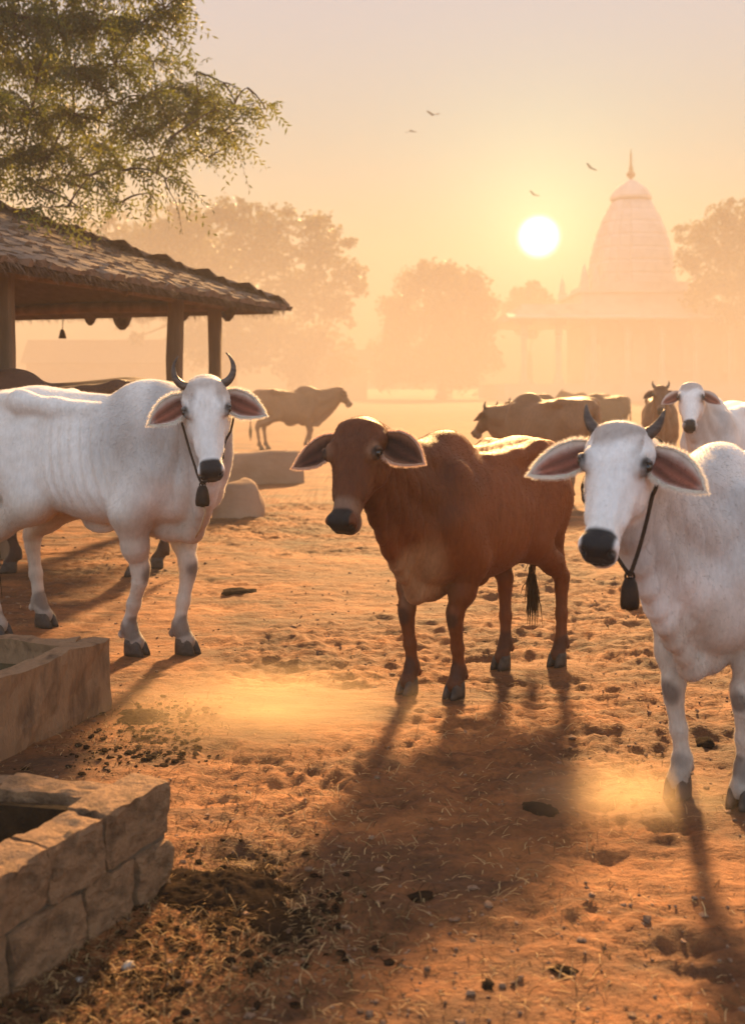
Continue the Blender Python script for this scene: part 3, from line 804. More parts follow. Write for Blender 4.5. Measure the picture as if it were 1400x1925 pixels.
def finish_ground():
    for x, y, r, z in GROUND_FLAT:
        i0, i1 = np.searchsorted(gy, [y - 2 * r, y + 2 * r]); j0, j1 = np.searchsorted(gx, [x - 2 * r, x + 2 * r])
        if i1 <= i0 or j1 <= j0: continue
        w = 1 - sstep(0.8, 1.9, np.sqrt((GX[i0:i1, j0:j1] - x) ** 2 + (GY[i0:i1, j0:j1] - y) ** 2) / r)
        GZ[i0:i1, j0:j1] = GZ[i0:i1, j0:j1] * (1 - w) + z * w
    n0, n1 = GX.shape
    I = np.arange(n0 * n1).reshape(n0, n1)
    q = np.stack([I[:-1, :-1], I[:-1, 1:], I[1:, 1:], I[1:, :-1]], -1).reshape(-1, 4)
    me = make_mesh('ground', np.stack([GX, GY, GZ], -1).reshape(-1, 3), q, True)
    g = obj('ground', me, M['soil']); tag(g, 'trodden orange-brown dirt yard strewn with straw', 'ground', kind='structure')
def gz_at(x, y):
    return float(GZ[min(np.searchsorted(gy, y), len(gy) - 1), min(np.searchsorted(gx, x), len(gx) - 1)])
def gz_arr(x, y):
    return GZ[np.clip(np.searchsorted(gy, y), 0, len(gy) - 1), np.clip(np.searchsorted(gx, x), 0, len(gx) - 1)]

def soil_mat():
    m, nt, b = new_mat('soil')
    n1 = noise(nt, 1.3, 7, 0.68, (0.8, 1.3, 1)); n2 = noise(nt, 7.0, 6, 0.65, (0.6, 1.5, 1)); n3 = noise(nt, 45.0, 5, 0.7)
    c = ramp(nt, n1, [(0.30, (0.036, 0.018, 0.009)), (0.44, (0.115, 0.043, 0.014)), (0.58, (0.225, 0.082, 0.024)), (0.76, (0.32, 0.142, 0.050))])
    c = mixc(nt, 0.75, c, ramp(nt, n2, [(0.30, (0.25, 0.21, 0.19)), (0.47, (0.9, 0.88, 0.86)), (0.70, (1.25, 1.2, 1.12))]), 'MULTIPLY')
    c = mixc(nt, 0.6, c, ramp(nt, n3, [(0.30, (0.45, 0.42, 0.40)), (0.52, (1.0, 1.0, 1.0)), (0.75, (1.4, 1.35, 1.25))]), 'MULTIPLY')
    nt.links.new(c, b.inputs['Base Color'])
    b.inputs['Roughness'].default_value = 0.85; b.inputs['Specular IOR Level'].default_value = 0.25
    s = node(nt, 'ShaderNodeMath', operation='MULTIPLY_ADD'); s.inputs[1].default_value = 0.35
    nt.links.new(n3, s.inputs[0]); nt.links.new(n2, s.inputs[2])
    bump(nt, b, s.outputs[0], 0.9, 0.03)
    return m
M['soil'] = soil_mat()

# ================================================================== trees
def leaf_quads(P, D, N, Ln, Wd):
    D = D / (np.linalg.norm(D, axis=1)[:, None] + 1e-9); w = np.cross(D, N); w /= np.linalg.norm(w, axis=1)[:, None] + 1e-9
    Ln = np.asarray(Ln).reshape(-1, 1); Wd = np.asarray(Wd).reshape(-1, 1); n2 = np.cross(w, D)
    V = np.stack([P, P + D * Ln * 0.45 + w * Wd + n2 * Wd * 0.3, P + D * Ln, P + D * Ln * 0.45 - w * Wd + n2 * Wd * 0.3], 1).reshape(-1, 3)
    i = np.arange(len(P))[:, None] * 4
    return V, np.concatenate([i + np.array((0, 1, 2)), i + np.array((0, 2, 3))])

def skeleton(trunk, clumps, r0, seed, wob=0.08):
    """limbs that reach every clump of leaves: each clump joins the nearest limb already grown"""
    rng = np.random.default_rng(seed)
    nodes = [np.array(p, float) for p in trunk[1:]]; limbs = []
    top = np.array(trunk[-1], float)
    for c, r in sorted(clumps, key=lambda q: np.linalg.norm(np.array(q[0]) - top)):
        c = np.array(c, float)
        k = min(range(len(nodes)), key=lambda i: np.linalg.norm(nodes[i] - c) + 0.25 * np.linalg.norm(nodes[i] - top))
        a = nodes[k]; L_ = np.linalg.norm(c - a)
        mid = (a + c) / 2 + rng.normal(0, wob, 3) * L_ + (0, 0, 0.10 * L_)
        P = bez(a, mid, c, 6); limbs.append((P, L_, r)); nodes += [P[2], P[4], P[5]]
    return limbs

def tree(name, base, top, clumps, r0, leaf, nleaf, mat_leaf, label, seed, group=None, spray=False, r1=None):
    rng = np.random.default_rng(seed)
    base = np.array(base, float); root = empty(name, tuple(base))
    trunk = bez(base, (base + np.array(top)) / 2 + rng.normal(0, 0.12, 3) * (1, 1, 0), top, 8)
    mb = MB(); rr = np.linspace(r0, r1 or r0 * 0.5, 8); rr[0] *= 1.35
    mb.tube(trunk - base, rr, 10); mb.build('trunk', M['bark'], root, True)
    limbs = skeleton(trunk[4:], clumps, r0, seed)
    mb = MB()
    for P, L_, r in limbs:
        w = max(0.012, min(r0 * 0.45, (0.013 if spray else 0.03) * L_ + 0.008)); mb.tube(P - base, np.linspace(w, w * 0.3, 6), 6)
    Ps, Ds, Ns, Ls, Ws = [], [], [], [], []
    tw = np.array([r for c, r in clumps]) ** 2; tw = tw / tw.sum()
    for (c, r), fr in zip(clumps, tw):
        c = np.array(c, float); n = int(nleaf * fr)
        if spray:
            # twigs that start inside the clump, arch outwards and hang; leaflets in two rows along each
            for k in range(max(3, n // 11)):
                d = unit(rng.normal(size=3) * (1, 1, 0.6) + np.array((0.15, 0, 0)))
                st = c + d * r * rng.uniform(0.0, 0.65); ln = rng.uniform(0.20, 0.42)
                t = np.linspace(0.12, 1, 11)[:, None]
                Q = st + d * ln * t + np.array((0, 0, -1)) * ln * 0.55 * t ** 2
                tn = unit(d + np.array((0, 0, -0.7))); sidev = unit(np.cross(tn, rng.normal(size=3)))
                sg = np.where(np.arange(11) % 2 == 0, 1, -1)[:, None]
                D = tn * 0.55 + sidev * sg * 0.9 + np.array((0, 0, -0.35)) + rng.normal(0, 0.18, (11, 3))
                Ps.append(Q); Ds.append(D); Ns.append(np.cross(sidev, tn) + rng.normal(0, 0.35, (11, 3))); Ls.append(rng.uniform(0.7, 1.2, 11) * leaf); Ws.append(np.full(11, leaf * 0.16))
                if k % 3 == 0: mb.tube((np.concatenate([[c], Q[[0, 4, 10]]]) - base), [0.006, 0.004, 0.003, 0.002], 4, False)
        else:
            u = rng.normal(size=(n, 3)); u /= np.linalg.norm(u, axis=1)[:, None]
            lump = 1 + 0.35 * np.sin(u[:, :1] * 7 + seed) * np.cos(u[:, 2:] * 6 + u[:, 1:2] * 5)
            P = c + u * r * lump * (rng.random((n, 1)) ** 0.45) * np.array((1, 1, 0.85))
            Ps.append(P); Ds.append(rng.normal(size=(n, 3)) + (0, 0, -0.5)); Ns.append(rng.normal(size=(n, 3)) + (0, 0, 0.8)); Ls.append(rng.uniform(0.6, 1.3, n) * leaf); Ws.append(rng.uniform(0.25, 0.42, n) * leaf)
    mb.build('limbs', M['bark'], root, True)
    V, fq = leaf_quads(np.concatenate(Ps) - base, np.concatenate(Ds), np.concatenate(Ns), np.concatenate(Ls), np.concatenate(Ws))
    obj('crown', make_mesh('crown', V, fq), mat_leaf, root)
    tag(root, label, 'tree', group)
    return root
M['bark'] = rough_mat('bark', (0.05, 0.035, 0.025), (0.12, 0.085, 0.06), 6, 0.95, 20, 0.8, 0.02, (1, 1, 0.3))
M['leaf_near'] = leaf_mat('leaf_near', (0.038, 0.052, 0.013), (0.105, 0.11, 0.030), 0.55)
M['leaf_far'] = leaf_mat('leaf_far', (0.04, 0.05, 0.015), (0.08, 0.085, 0.03), 0.3)

def pxclumps(lst, d, spread, seed):
    rng = np.random.default_rng(seed); out = []
    for u, v, r in lst:
        dd = d + rng.uniform(-1, 1) * spread
        out.append((at(u, dd, v), r / F_PX * dd))
        if d > 30:                       # ragged sprays that break the outline
            for j in range(3):
                a = rng.uniform(0, 2 * np.pi); q = rng.uniform(0.85, 1.25) * r
                if v + q * math.sin(a) < 690: out.append((at(u + q * math.cos(a), dd + rng.uniform(-1, 1), v + q * math.sin(a)), r * rng.uniform(0.14, 0.34) / F_PX * dd))
    return out
# overhanging feathery tree beside the shed
near = [(40, 30, 70), (110, 40, 75), (190, 40, 70), (265, 45, 55), (310, 15, 50), (60, 120, 75), (140, 130, 70), (215, 120, 50), (290, 115, 38), (60, 210, 75), (140, 215, 60), (100, 285, 55), (40, 290, 50),
        (225, 195, 40), (285, 180, 45), (335, 165, 42), (375, 185, 40), (345, 215, 38), (300, 215, 36), (250, 245, 38), (190, 270, 42), (405, 205, 34), (385, 240, 30), (430, 250, 24), (445, 205, 24), (475, 195, 17), (500, 205, 12),
        (440, 275, 18), (370, 280, 22), (320, 260, 26), (290, 295, 30), (235, 320, 32), (170, 330, 32), (120, 340, 30), (70, 350, 34), (310, 335, 22), (285, 365, 20), (330, 378, 12), (230, 380, 20), (150, 390, 26), (90, 390, 24), (465, 165, 13), (420, 155, 20), (370, 135, 20), (355, 290, 14), (400, 300, 10),
        (-60, 40, 110), (-60, 180, 110), (-160, 80, 140), (-140, 230, 130), (60, -70, 110), (190, -60, 90), (300, -50, 60), (-80, -80, 130), (-250, 140, 150), (-60, 310, 80)]
tree('feathery_tree', (-5.6, 12.6, 0), (-5.0, 12.4, 4.2), [(c, r * 0.86) for c, r in pxclumps(near, 12.0, 1.0, 11)], 0.22, 0.08, 56000, M['leaf_near'], 'feathery green tree hanging over the thatched shed at upper left', 21, spray=True, r1=0.17)
t1 = [(430, 405, 42), (350, 435, 60), (510, 430, 45), (585, 425, 30), (600, 475, 48), (655, 515, 36), (480, 480, 70), (400, 500, 70), (560, 545, 55), (625, 575, 40), (300, 455, 60), (330, 550, 60), (450, 575, 60), (230, 470, 70), (150, 480, 70), (520, 630, 55), (600, 640, 45), (450, 660, 50), (560, 690, 45), (640, 690, 35), (380, 640, 60), (250, 560, 60), (675, 540, 18), (625, 440, 18)]
tree('hazy_tree', at(430, 104, z=0), at(440, 104, z=9.0), pxclumps(t1, 104, 5.0, 12), 0.9, 0.55, 26000, M['leaf_far'], 'tall broad hazy tree rising behind the tip of the shed roof', 22, 'trees in the haze')
t2 = [(740, 575, 28), (780, 535, 38), (830, 520, 36), (880, 540, 42), (908, 575, 30), (760, 610, 40), (830, 590, 55), (900, 620, 36), (740, 660, 40), (850, 650, 50), (900, 670, 40), (790, 690, 45), (860, 700, 45), (730, 700, 35), (800, 505, 14)]
tree('hazy_tree', at(830, 146, z=0), at(830, 146, z=6.5), pxclumps(t2, 146, 5.0, 13), 0.8, 0.65, 20000, M['leaf_far'], 'rounded hazy tree in the middle distance left of the sun', 23, 'trees in the haze')
t3 = [(990, 558, 22), (965, 580, 20), (1020, 575, 20), (990, 600, 30), (1045, 590, 16), (1000, 535, 10)]
tree('hazy_tree', at(995, 215, z=0), at(995, 215, z=9.0), pxclumps(t3, 215, 4.0, 14), 0.8, 0.9, 7000, M['leaf_far'], 'small faint tree below the sun beside the temple', 24, 'trees in the haze')
t4 = [(1360, 408, 34), (1318, 440, 34), (1292, 490, 26), (1350, 478, 42), (1400, 440, 45), (1330, 535, 36), (1390, 530, 45), (1440, 500, 60), (1300, 560, 18), (1460, 430, 60), (1480, 570, 60), (1375, 585, 30)]
tree('hazy_tree', at(1420, 127, z=0), at(1410, 127, z=9.0), pxclumps(t4, 127, 4, 15), 0.8, 0.5, 17000, M['leaf_far'], 'golden backlit tree at the right edge beside the temple spire', 25, 'trees in the haze')

# ================================================================== temple
M['stone'] = rough_mat('temple_stone', (0.34, 0.27, 0.24), (0.58, 0.50, 0.45), 0.6, 0.85, 3, 0.5, 0.05, c3=(0.46, 0.36, 0.31))
M['stone_dark'] = rough_mat('temple_interior', (0.07, 0.05, 0.04), (0.12, 0.09, 0.07), 0.8, 0.9)
M['brass'] = rough_mat('temple_finial', (0.16, 0.09, 0.03), (0.30, 0.17, 0.06), 2, 0.45)
D_T = 72.0
tx, ty = at(1185, D_T + 3, z=0)[0], D_T + 3.0
temple = empty('temple', (tx, ty, 0)); tag(temple, 'pale stone temple with a tall curved spire and pillared hall', 'temple')
k = (D_T + 3) / F_PX
def zt(v): return 1.5 + (HZ - v) * k
x0, x1 = -9.2, 14.5
mb = MB(); mb.box(((x0 + x1) / 2, 0, 0.55), (x1 - x0 + 2.0, 17, 1.1)); mb.box(((x0 + x1) / 2, -8.9, 0.3), (8, 1.2, 0.6)); mb.build('plinth', M['stone'], temple)
mb = MB(); mb.box((1.6 + 4.0, 1.5, (1.1 + 5.4) / 2), (18.0, 10.5, 4.3)); shrine = mb.build('shrine_wall', M['stone'], temple)
zr = zt(618)
mb = MB(); mb.box(((x0 + x1) / 2, 0, zr), (x1 - x0 + 0.3, 15.6, 0.45)); mb.build('roof_slab', M['stone'], temple)
mb = MB(); mb.box(((x0 + x1) / 2, 0, zr + 0.42), (x1 - x0 - 0.6, 14.6, 0.40)); mb.build('parapet', M['stone'], temple)
mb = MB(); mb.box(((x0 + x1) / 2, -8.25, zr - 0.22), (x1 - x0 + 1.6, 1.3, 0.12), Matrix.Rotation(R(14), 3, 'X')); mb.build('eave', M['stone'], temple)
col_mesh = None
for i in range(11):
    cx = x0 + 0.5 + i * 2.27
    mb = MB(); mb.box((0, 0, 0.15), (0.62, 0.62, 0.3)); mb.lathe((0, 0, 0.3), [(0.23, 0), (0.25, 0.15), (0.2, 0.3), (0.19, 2.6), (0.25, 2.75), (0.2, 2.85), (0.3, 3.0)], 10); mb.box((0, 0, zr - 0.22 - 1.1 - 0.25), (0.95, 0.5, 0.5)); mb.box((0, 0, (3.3 + zr - 1.57) / 2), (0.44, 0.44, zr - 1.57 - 3.3 + 0.02))
    if col_mesh is None: col_mesh = mb.mesh('pillar')
    o = obj('pillar', col_mesh, M['stone'], temple); o.location = (cx, -6.9, 1.1)
for (u, w, z0_, z1_) in ((1177, 0.9, 1.9, 4.6), (1268, 0.9, 1.9, 4.6), (1090, 1.1, 1.1, 4.0), (1340, 1.0, 1.9, 4.6)):
    X = (u - 1185) * k
    mb = MB(); th = np.linspace(0, np.pi, 9); hw = w / 2
    pr = [(-hw, z0_), (hw, z0_)] + [(hw * math.cos(a), z1_ - hw + hw * math.sin(a)) for a in th]
    n = len(pr); V = [(X + a, -3.86, b) for a, b in pr] + [(X + a, -3.70, b) for a, b in pr]
    mb.add(V, [tuple(range(n)), tuple(range(n, 2 * n))[::-1]] + [(i, i + n, (i + 1) % n + n, (i + 1) % n) for i in range(n)])
    mb.build('niche', M['whitewash'] if 'whitewash' in M else M.setdefault('whitewash', rough_mat('whitewash', (0.55, 0.50, 0.46), (0.72, 0.68, 0.64), 2, 0.8)), shrine)
# tiers under the spire
mb = MB(); z0_ = zr + 0.62
mb.box((0, 0, (z0_ + zt(575)) / 2), (236 * k, 236 * k, zt(575) - z0_)); mb.box((0, 0, zt(572)), (250 * k, 250 * k, 0.16)); mb.box((0, 0, (zt(568) + zt(552)) / 2), (196 * k, 196 * k, zt(552) - zt(568)))
mb.build('spire_base', M['stone'], temple)
# curved spire with stepped ribs (rathas) and fine horizontal courses
prof = [(555, 84), (540, 82), (515, 80), (490, 75), (465, 69), (440, 61), (420, 53), (402, 44), (390, 37)]
vv = np.linspace(555, 390, 67); hw = np.interp(vv, [p[0] for p in prof[::-1]], [p[1] for p in prof[::-1]]) * k
plan = []
for q in range(4):
    a = q * np.pi / 2; c, s_ = math.cos(a), math.sin(a)
    for x, y in ((1.0, -0.22), (1.0, 0.22), (0.93, 0.24), (0.93, 0.52), (0.86, 0.54), (0.86, 0.74), (0.80, 0.80), (0.74, 0.86), (0.54, 0.86), (0.52, 0.93), (0.24, 0.93)):
        plan.append((x * c - y * s_, x * s_ + y * c))
plan = np.array(plan); n = len(plan); V = []
for i, (v_, w) in enumerate(zip(vv, hw)):
    ins = 0.985 if i % 2 else 1.0
    if i % 10 in (8, 9): ins -= 0.018
    V.append(np.column_stack([plan * w * ins, np.full(n, zt(v_))]))
f_ = [(i * n + j, i * n + (j + 1) % n, (i + 1) * n + (j + 1) % n, (i + 1) * n + j) for i in range(len(vv) - 1) for j in range(n)] + [tuple((len(vv) - 1) * n + j for j in range(n))]
mb = MB(); mb.add(np.concatenate(V), f_); spire = mb.build('spire', M['stone'], temple)
mb = MB(); mb.lathe((0, 0, 0), [(30 * k, zt(391)), (30 * k, zt(386)), (39 * k, zt(385)), (40 * k, zt(380)), (36 * k, zt(372)), (30 * k, zt(364)), (22 * k, zt(357)), (12 * k, zt(350)), (5 * k, zt(346))], 24); mb.build('spire_cap', M['stone'], spire, False)
mb = MB(); mb.lathe((0, 0, 0), [(4 * k, zt(347)), (3 * k, zt(343)), (8 * k, zt(339)), (9 * k, zt(335)), (6 * k, zt(331)), (3 * k, zt(329)), (5 * k, zt(326)), (3.5 * k, zt(322)), (2.2 * k, zt(315)), (2.0 * k, zt(300)), (0.4 * k, zt(285))], 12); mb.build('finial', M['brass'], spire, True)
pin = None
for (X, Y) in ((-112, -112), (-92, -112), (112, -112), (92, -112), (-112, 112), (112, 112)):
    if pin is None:
        mb = MB(); mb.box((0, 0, 0.3), (0.55, 0.55, 0.6)); mb.lathe((0, 0, 0.6), [(0.26, 0), (0.24, 0.35), (0.17, 0.7), (0.08, 0.95), (0.12, 1.0), (0.03, 1.15), (0.01, 1.5)], 10); pin = mb.mesh('pinnacle')
    o = obj('pinnacle', pin, M['stone'], temple); o.location = (X * k, Y * k, zt(572) + 0.08)
# lean-to porch roof on the right of the hall
mb = MB(); mb.box((9.5, -10.2, zt(648)), (9.0, 3.4, 0.25), Matrix.Rotation(R(12), 3, 'X')); mb.build('porch_roof', M['stone'], temple)
for i in range(3):
    mb = MB(); mb.box((5.6 + i * 3.6, -11.4, (zt(655)) / 2), (0.3, 0.3, zt(655))); mb.build('porch_post', M['stone'], temple)

temple.scale = (1.86,) * 3; temple.location = (tx * 1.91, ty * 1.91, 0)

# ================================================================== low huts in the haze
M['mud'] = rough_mat('mud_wall', (0.22, 0.13, 0.08), (0.33, 0.22, 0.15), 1.2, 0.95, 5, 0.5, 0.03)
M['hut_roof'] = rough_mat('hut_roof', (0.13, 0.08, 0.05), (0.24, 0.16, 0.10), 2.0, 0.95, 8, 0.6, 0.03)
def hut(u0, u1, d, eave, ridge, label):
    a, b = at(u0, d, z=0), at(u1, d, z=0); c = (a + b) / 2; w = b[0] - a[0]; dep = 4.0
    root = empty('mud_hut', tuple(c)); tag(root, label, 'hut', 'huts in the haze')
    mb = MB(); mb.box((0, 0, eave / 2), (w, dep, eave)); mb.build('wall', M['mud'], root)
    mb = MB(); e = 0.5; t = 0.15
    P = [(-w / 2 - e, -dep / 2 - e, eave - 0.15), (w / 2 + e, -dep / 2 - e, eave - 0.15), (w / 2 + e, 0, ridge), (-w / 2 - e, 0, ridge), (w / 2 + e, dep / 2 + e, eave - 0.15), (-w / 2 - e, dep / 2 + e, eave - 0.15)]
    V = [np.array(p) for p in P] + [np.array(p) - (0, 0, t) for p in P]
    mb.add(V, [(0, 1, 2, 3), (3, 2, 4, 5), (9, 8, 7, 6), (11, 10, 8, 9), (0, 6, 7, 1), (4, 10, 11, 5), (1, 7, 8, 2), (2, 8, 10, 4), (3, 9, 6, 0), (5, 11, 9, 3)]); mb.build('roof', M['hut_roof'], root)
    mb = MB(); mb.box((w * 0.12, -dep / 2 - 0.01, 0.95), (0.9, 0.1, 1.9)); mb.build('door', M['stone_dark'], root)
hut(60, 330, 125, 4.6, 7.2, 'low mud hut seen through the open shed')
hut(560, 690, 135, 4.2, 6.4, 'faint low hut between the two hazy trees')

# ================================================================== shed
M['post'] = rough_mat('shed_post', (0.10, 0.06, 0.035), (0.22, 0.14, 0.085), 5, 0.9, 14, 0.7, 0.01, (1, 1, 0.15))
M['thatch'] = rough_mat('thatch', (0.045, 0.030, 0.022), (0.21, 0.145, 0.105), 9, 0.95, 40, 0.9, 0.02, (1, 1, 1), c3=(0.17, 0.125, 0.10))
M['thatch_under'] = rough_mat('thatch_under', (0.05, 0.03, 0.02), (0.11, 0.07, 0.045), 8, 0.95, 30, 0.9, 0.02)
C0 = np.array((-1.28, 13.75, 2.56)); ea = unit((-0.33, -0.94, 0)); eb = unit((-0.94, 0.33, 0)); LA, LB, SL = 7.2, 5.6, math.tan(R(21.5))
shed = empty('thatched_shed', (C0[0], C0[1], 0)); tag(shed, 'open cattle shed with a weathered layered thatch roof on rough posts', 'shed')
CB = np.array((C0[0], C0[1], 0.0))
def roof_pt(a, b):     # plan distance from the corner along the two eaves
    return C0 + ea * a + eb * b + np.array((0, 0, SL * min(max(min(a, b, LB - b, LA - a), -0.2), LB / 2)))
def face_pt(face, along, up):      # along the eave, up the slope (plan)
    return C0 + (ea * along + eb * up if face == 'A' else eb * along + ea * up) + np.array((0, 0, SL * up))
# roof deck (underside) as a hipped shell
hb = LB / 2
c = [C0, C0 + ea * LA, C0 + ea * LA + eb * LB, C0 + eb * LB]; r1_, r2_ = C0 + ea * hb + eb * hb + (0, 0, SL * hb), C0 + ea * (LA - hb) + eb * hb + (0, 0, SL * hb)
P = [p - CB for p in c] + [r1_ - CB, r2_ - CB]
V = P + [p - np.array((0, 0, 0.10)) for p in P]
tri = [(0, 4, 5, 1), (1, 5, 2), (2, 5, 4, 3), (3, 4, 0)]
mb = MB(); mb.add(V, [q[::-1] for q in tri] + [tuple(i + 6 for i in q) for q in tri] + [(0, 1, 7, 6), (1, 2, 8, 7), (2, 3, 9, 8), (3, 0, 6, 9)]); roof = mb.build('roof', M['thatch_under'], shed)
# shaggy layered courses: each piece is a small slab of thatch with an uneven lower edge
def thatch_piece(seed):
    rng = np.random.default_rng(seed); nx = 5
    top = [(x, 0.34, 0.030 + rng.uniform(-0.006, 0.006)) for x in np.linspace(-0.125, 0.125, nx)]
    lowt = [(x + rng.uniform(-0.008, 0.008), rng.uniform(-0.06, 0.035), 0.052 + rng.uniform(-0.02, 0.02)) for x in np.linspace(-0.13, 0.13, nx)]
    mid = [(x, 0.15, 0.048 + rng.uniform(-0.012, 0.010)) for x in np.linspace(-0.128, 0.128, nx)]
    und = [(x, y + 0.01, -0.005) for x, y, z in lowt]
    V = top + mid + lowt + und
    F = [(a * nx + j, a * nx + j + 1, (a + 1) * nx + j + 1, (a + 1) * nx + j) for a in range(3) for j in range(nx - 1)]
    F = [q[::-1] for q in F]
    F += [(0, nx, 2 * nx, 3 * nx), (nx - 1, 4 * nx - 1, 3 * nx - 1, 2 * nx - 1)]
    return make_mesh('thatch_bundle', V, F)
TP = [thatch_piece(i) for i in range(9)]
cnt = 0; sa = math.cos(math.atan(SL)); rest = MB()
up3A = unit(eb * 1.0 + np.array((0, 0, SL))); up3B = unit(ea + np.array((0, 0, SL)))
for face, al, up3, length in (('A', ea, up3A, LA), ('B', eb, up3B, LB)):
    nrm_ = unit(np.cross(al, up3)); nrm_ = nrm_ if nrm_[2] > 0 else -nrm_
    Mx = np.stack([al, up3, nrm_], 1)
    for row in range(16):
        up = -0.12 + row * 0.185
        if up > hb: break
        x = max(up, 0.0) - 0.05 + (0.1 if row % 2 else 0.0)
        while x < length - max(up, 0) + 0.05:
            Pw = face_pt(face, x, up) + nrm_ * (0.012 + RNG.uniform(-0.006, 0.010)) - CB
            Mr = Mx @ np.array(Matrix.Rotation(R(RNG.uniform(-4, 4)), 3, 'Z'))
            visible = face == 'A' and (Pw + CB)[1] > 7.6
            if visible and cnt < 300:
                o = obj('thatch_bundle', TP[RNG.integers(9)], M['thatch'], roof)
                mw = Matrix([[*Mr[i], Pw[i]] for i in range(3)] + [[0, 0, 0, 1]]); o.matrix_local = mw; cnt += 1
            else:
                me = TP[RNG.integers(9)]
                vv_ = np.array([q.co for q in me.vertices]) @ Mr.T + Pw
                rest.add(vv_, [tuple(p.vertices) for p in me.polygons])
            x += 0.235 + RNG.uniform(-0.01, 0.015)
o = rest.build('thatch_layer', M['thatch'], roof); o['kind'] = 'stuff'
# hip ridge roll of thatch from the corner up to the ridge
mb = MB(); t = np.linspace(-0.03, 1, 24)
hp_ = np.array([C0 + (r1_ - C0) * q + (0, 0, 0.07 + 0.012 * math.sin(q * 60)) for q in t]) - CB
mb.tube(hp_, 0.075 + 0.018 * np.abs(np.sin(t * 37)), 8); mb.build('hip_roll', M['thatch'], roof)
# ragged straw fringe along the eaves
pts = []
for al, length in ((ea, LA), (eb, LB)):
    inn = eb if al is ea else ea
    for i in range(1500):
        p = C0 + al * RNG.uniform(-0.1, length) + inn * RNG.uniform(-0.14, 0.05) + np.array((0, 0, RNG.uniform(-0.05, 0.03))) - CB
        d = unit(-inn * RNG.uniform(0.2, 1.0) + np.array((0, 0, RNG.uniform(-1.0, -0.25))) + al * RNG.uniform(-0.4, 0.4)); w = al * RNG.uniform(0.002, 0.006); l_ = RNG.uniform(0.05, 0.15)
        pts.append(np.array([p - w, p + w, p + d * l_ + w * 0.4, p + d * l_ - w * 0.4]))
V = np.concatenate(pts); o = obj('straw_fringe', make_mesh('straw_fringe', V, np.arange(len(V)).reshape(-1, 4)), M['thatch'], roof); o['kind'] = 'stuff'
# dangling clumps under the far eave
for u, d, s_ in ((170, 14.9, 1.0), (230, 14.7, 1.6), (428, 13.6, 1.2), (345, 13.9, 1.0)):
    p = at(u, d, z=2.50) - CB
    mb = MB(); mb.lathe((0, 0, 0), [(0.075 * s_, 0.02), (0.085 * s_, -0.03), (0.06 * s_, -0.08 * s_), (0.025 * s_, -0.12 * s_)], 7); o = mb.build('straw_clump', M['thatch_under'], shed); o.location = tuple(p)
# beams and posts
def bar(name, a, b, r, mat, parent, off): 
    mb = MB(); a, b = np.array(a, float), np.array(b, float); t = np.linspace(0, 1, 6)[:, None]
    mb.tube(a * (1 - t) + b * t + RNG.normal(0, 0.008, (6, 3)) - off, np.full(6, r) * RNG.uniform(0.9, 1.1, 6), 8); return mb.build(name, mat, parent, True)
zi = 2.55
bar('eave_beam', C0 + ea * 0.45 + eb * 0.45 + (0, 0, 0.0), C0 + ea * (LA - 0.45) + eb * 0.45, 0.07, M['post'], shed, CB)
bar('eave_beam', C0 + ea * 0.45 + eb * 0.45 + (0, 0, 0.0), C0 + eb * (LB - 0.45) + ea * 0.45, 0.07, M['post'], shed, CB)
bar('eave_beam', C0 + ea * 0.45 + eb * (LB - 0.45), C0 + ea * (LA - 0.45) + eb * (LB - 0.45), 0.07, M['post'], shed, CB)
for i in range(12):
    a = 0.5 + i * 0.55
    if hb < a < LA - hb: bar('rafter', C0 + ea * a + eb * 0.1 + (0, 0, SL * 0.1 - 0.13), C0 + ea * a + eb * hb + (0, 0, SL * hb - 0.16), 0.035, M['post'], shed, CB)
def post(x, y, w):
    mb = MB(); hgt = 2.60 + SL * 0.4
    zs = np.linspace(-0.05, hgt, 7); V = []
    for z in zs:
        j = RNG.normal(0, 0.006, 2); ww = w * RNG.uniform(0.93, 1.06)
        V += [(sx * ww / 2 + j[0], sy * ww / 2 + j[1], z) for sx, sy in ((-1, -0.7), (-0.7, -1), (0.7, -1), (1, -0.7), (1, 0.7), (0.7, 1), (-0.7, 1), (-1, 0.7))]
    mb.add(V, [(i * 8 + j, i * 8 + (j + 1) % 8, (i + 1) * 8 + (j + 1) % 8, (i + 1) * 8 + j) for i in range(6) for j in range(8)])
    o = mb.build('post', M['post'], shed); o.location = (x - CB[0], y - CB[1], 0)
post(*at(330, 12.3, z=0)[:2], 0.17); post(*at(404, 13.5, z=0)[:2], 0.155); post(*at(12, 9.4, z=0)[:2], 0.14)
p = C0 + ea * 0.6 + eb * (LB - 0.5); post(p[0], p[1], 0.16); p = C0 + ea * (LA - 0.6) + eb * (LB - 0.5); post(p[0], p[1], 0.16); p = C0 + ea * (LA - 0.6) + eb * 0.5; post(p[0], p[1], 0.16)
# small bell hanging on a string under the far eave
hbp = at(118, 14.6, v=628); hbell = empty('hanging_bell', tuple(hbp)); tag(hbell, 'tiny dark bell hanging on a string under the shed eave', 'bell')
mb = MB(); mb.tube([(0, 0, 0.05), (0.01, 0, 0.45), (0.0, 0, 2.62 - hbp[2])], 0.006, 6); mb.build('string', M['cord'], hbell)
mb = MB(); mb.lathe((0, 0, 0), [(0.012, 0.07), (0.03, 0.05), (0.042, 0.0), (0.055, -0.06), (0.04, -0.062)], 12); mb.build('bell', M['bell'], hbell, True)

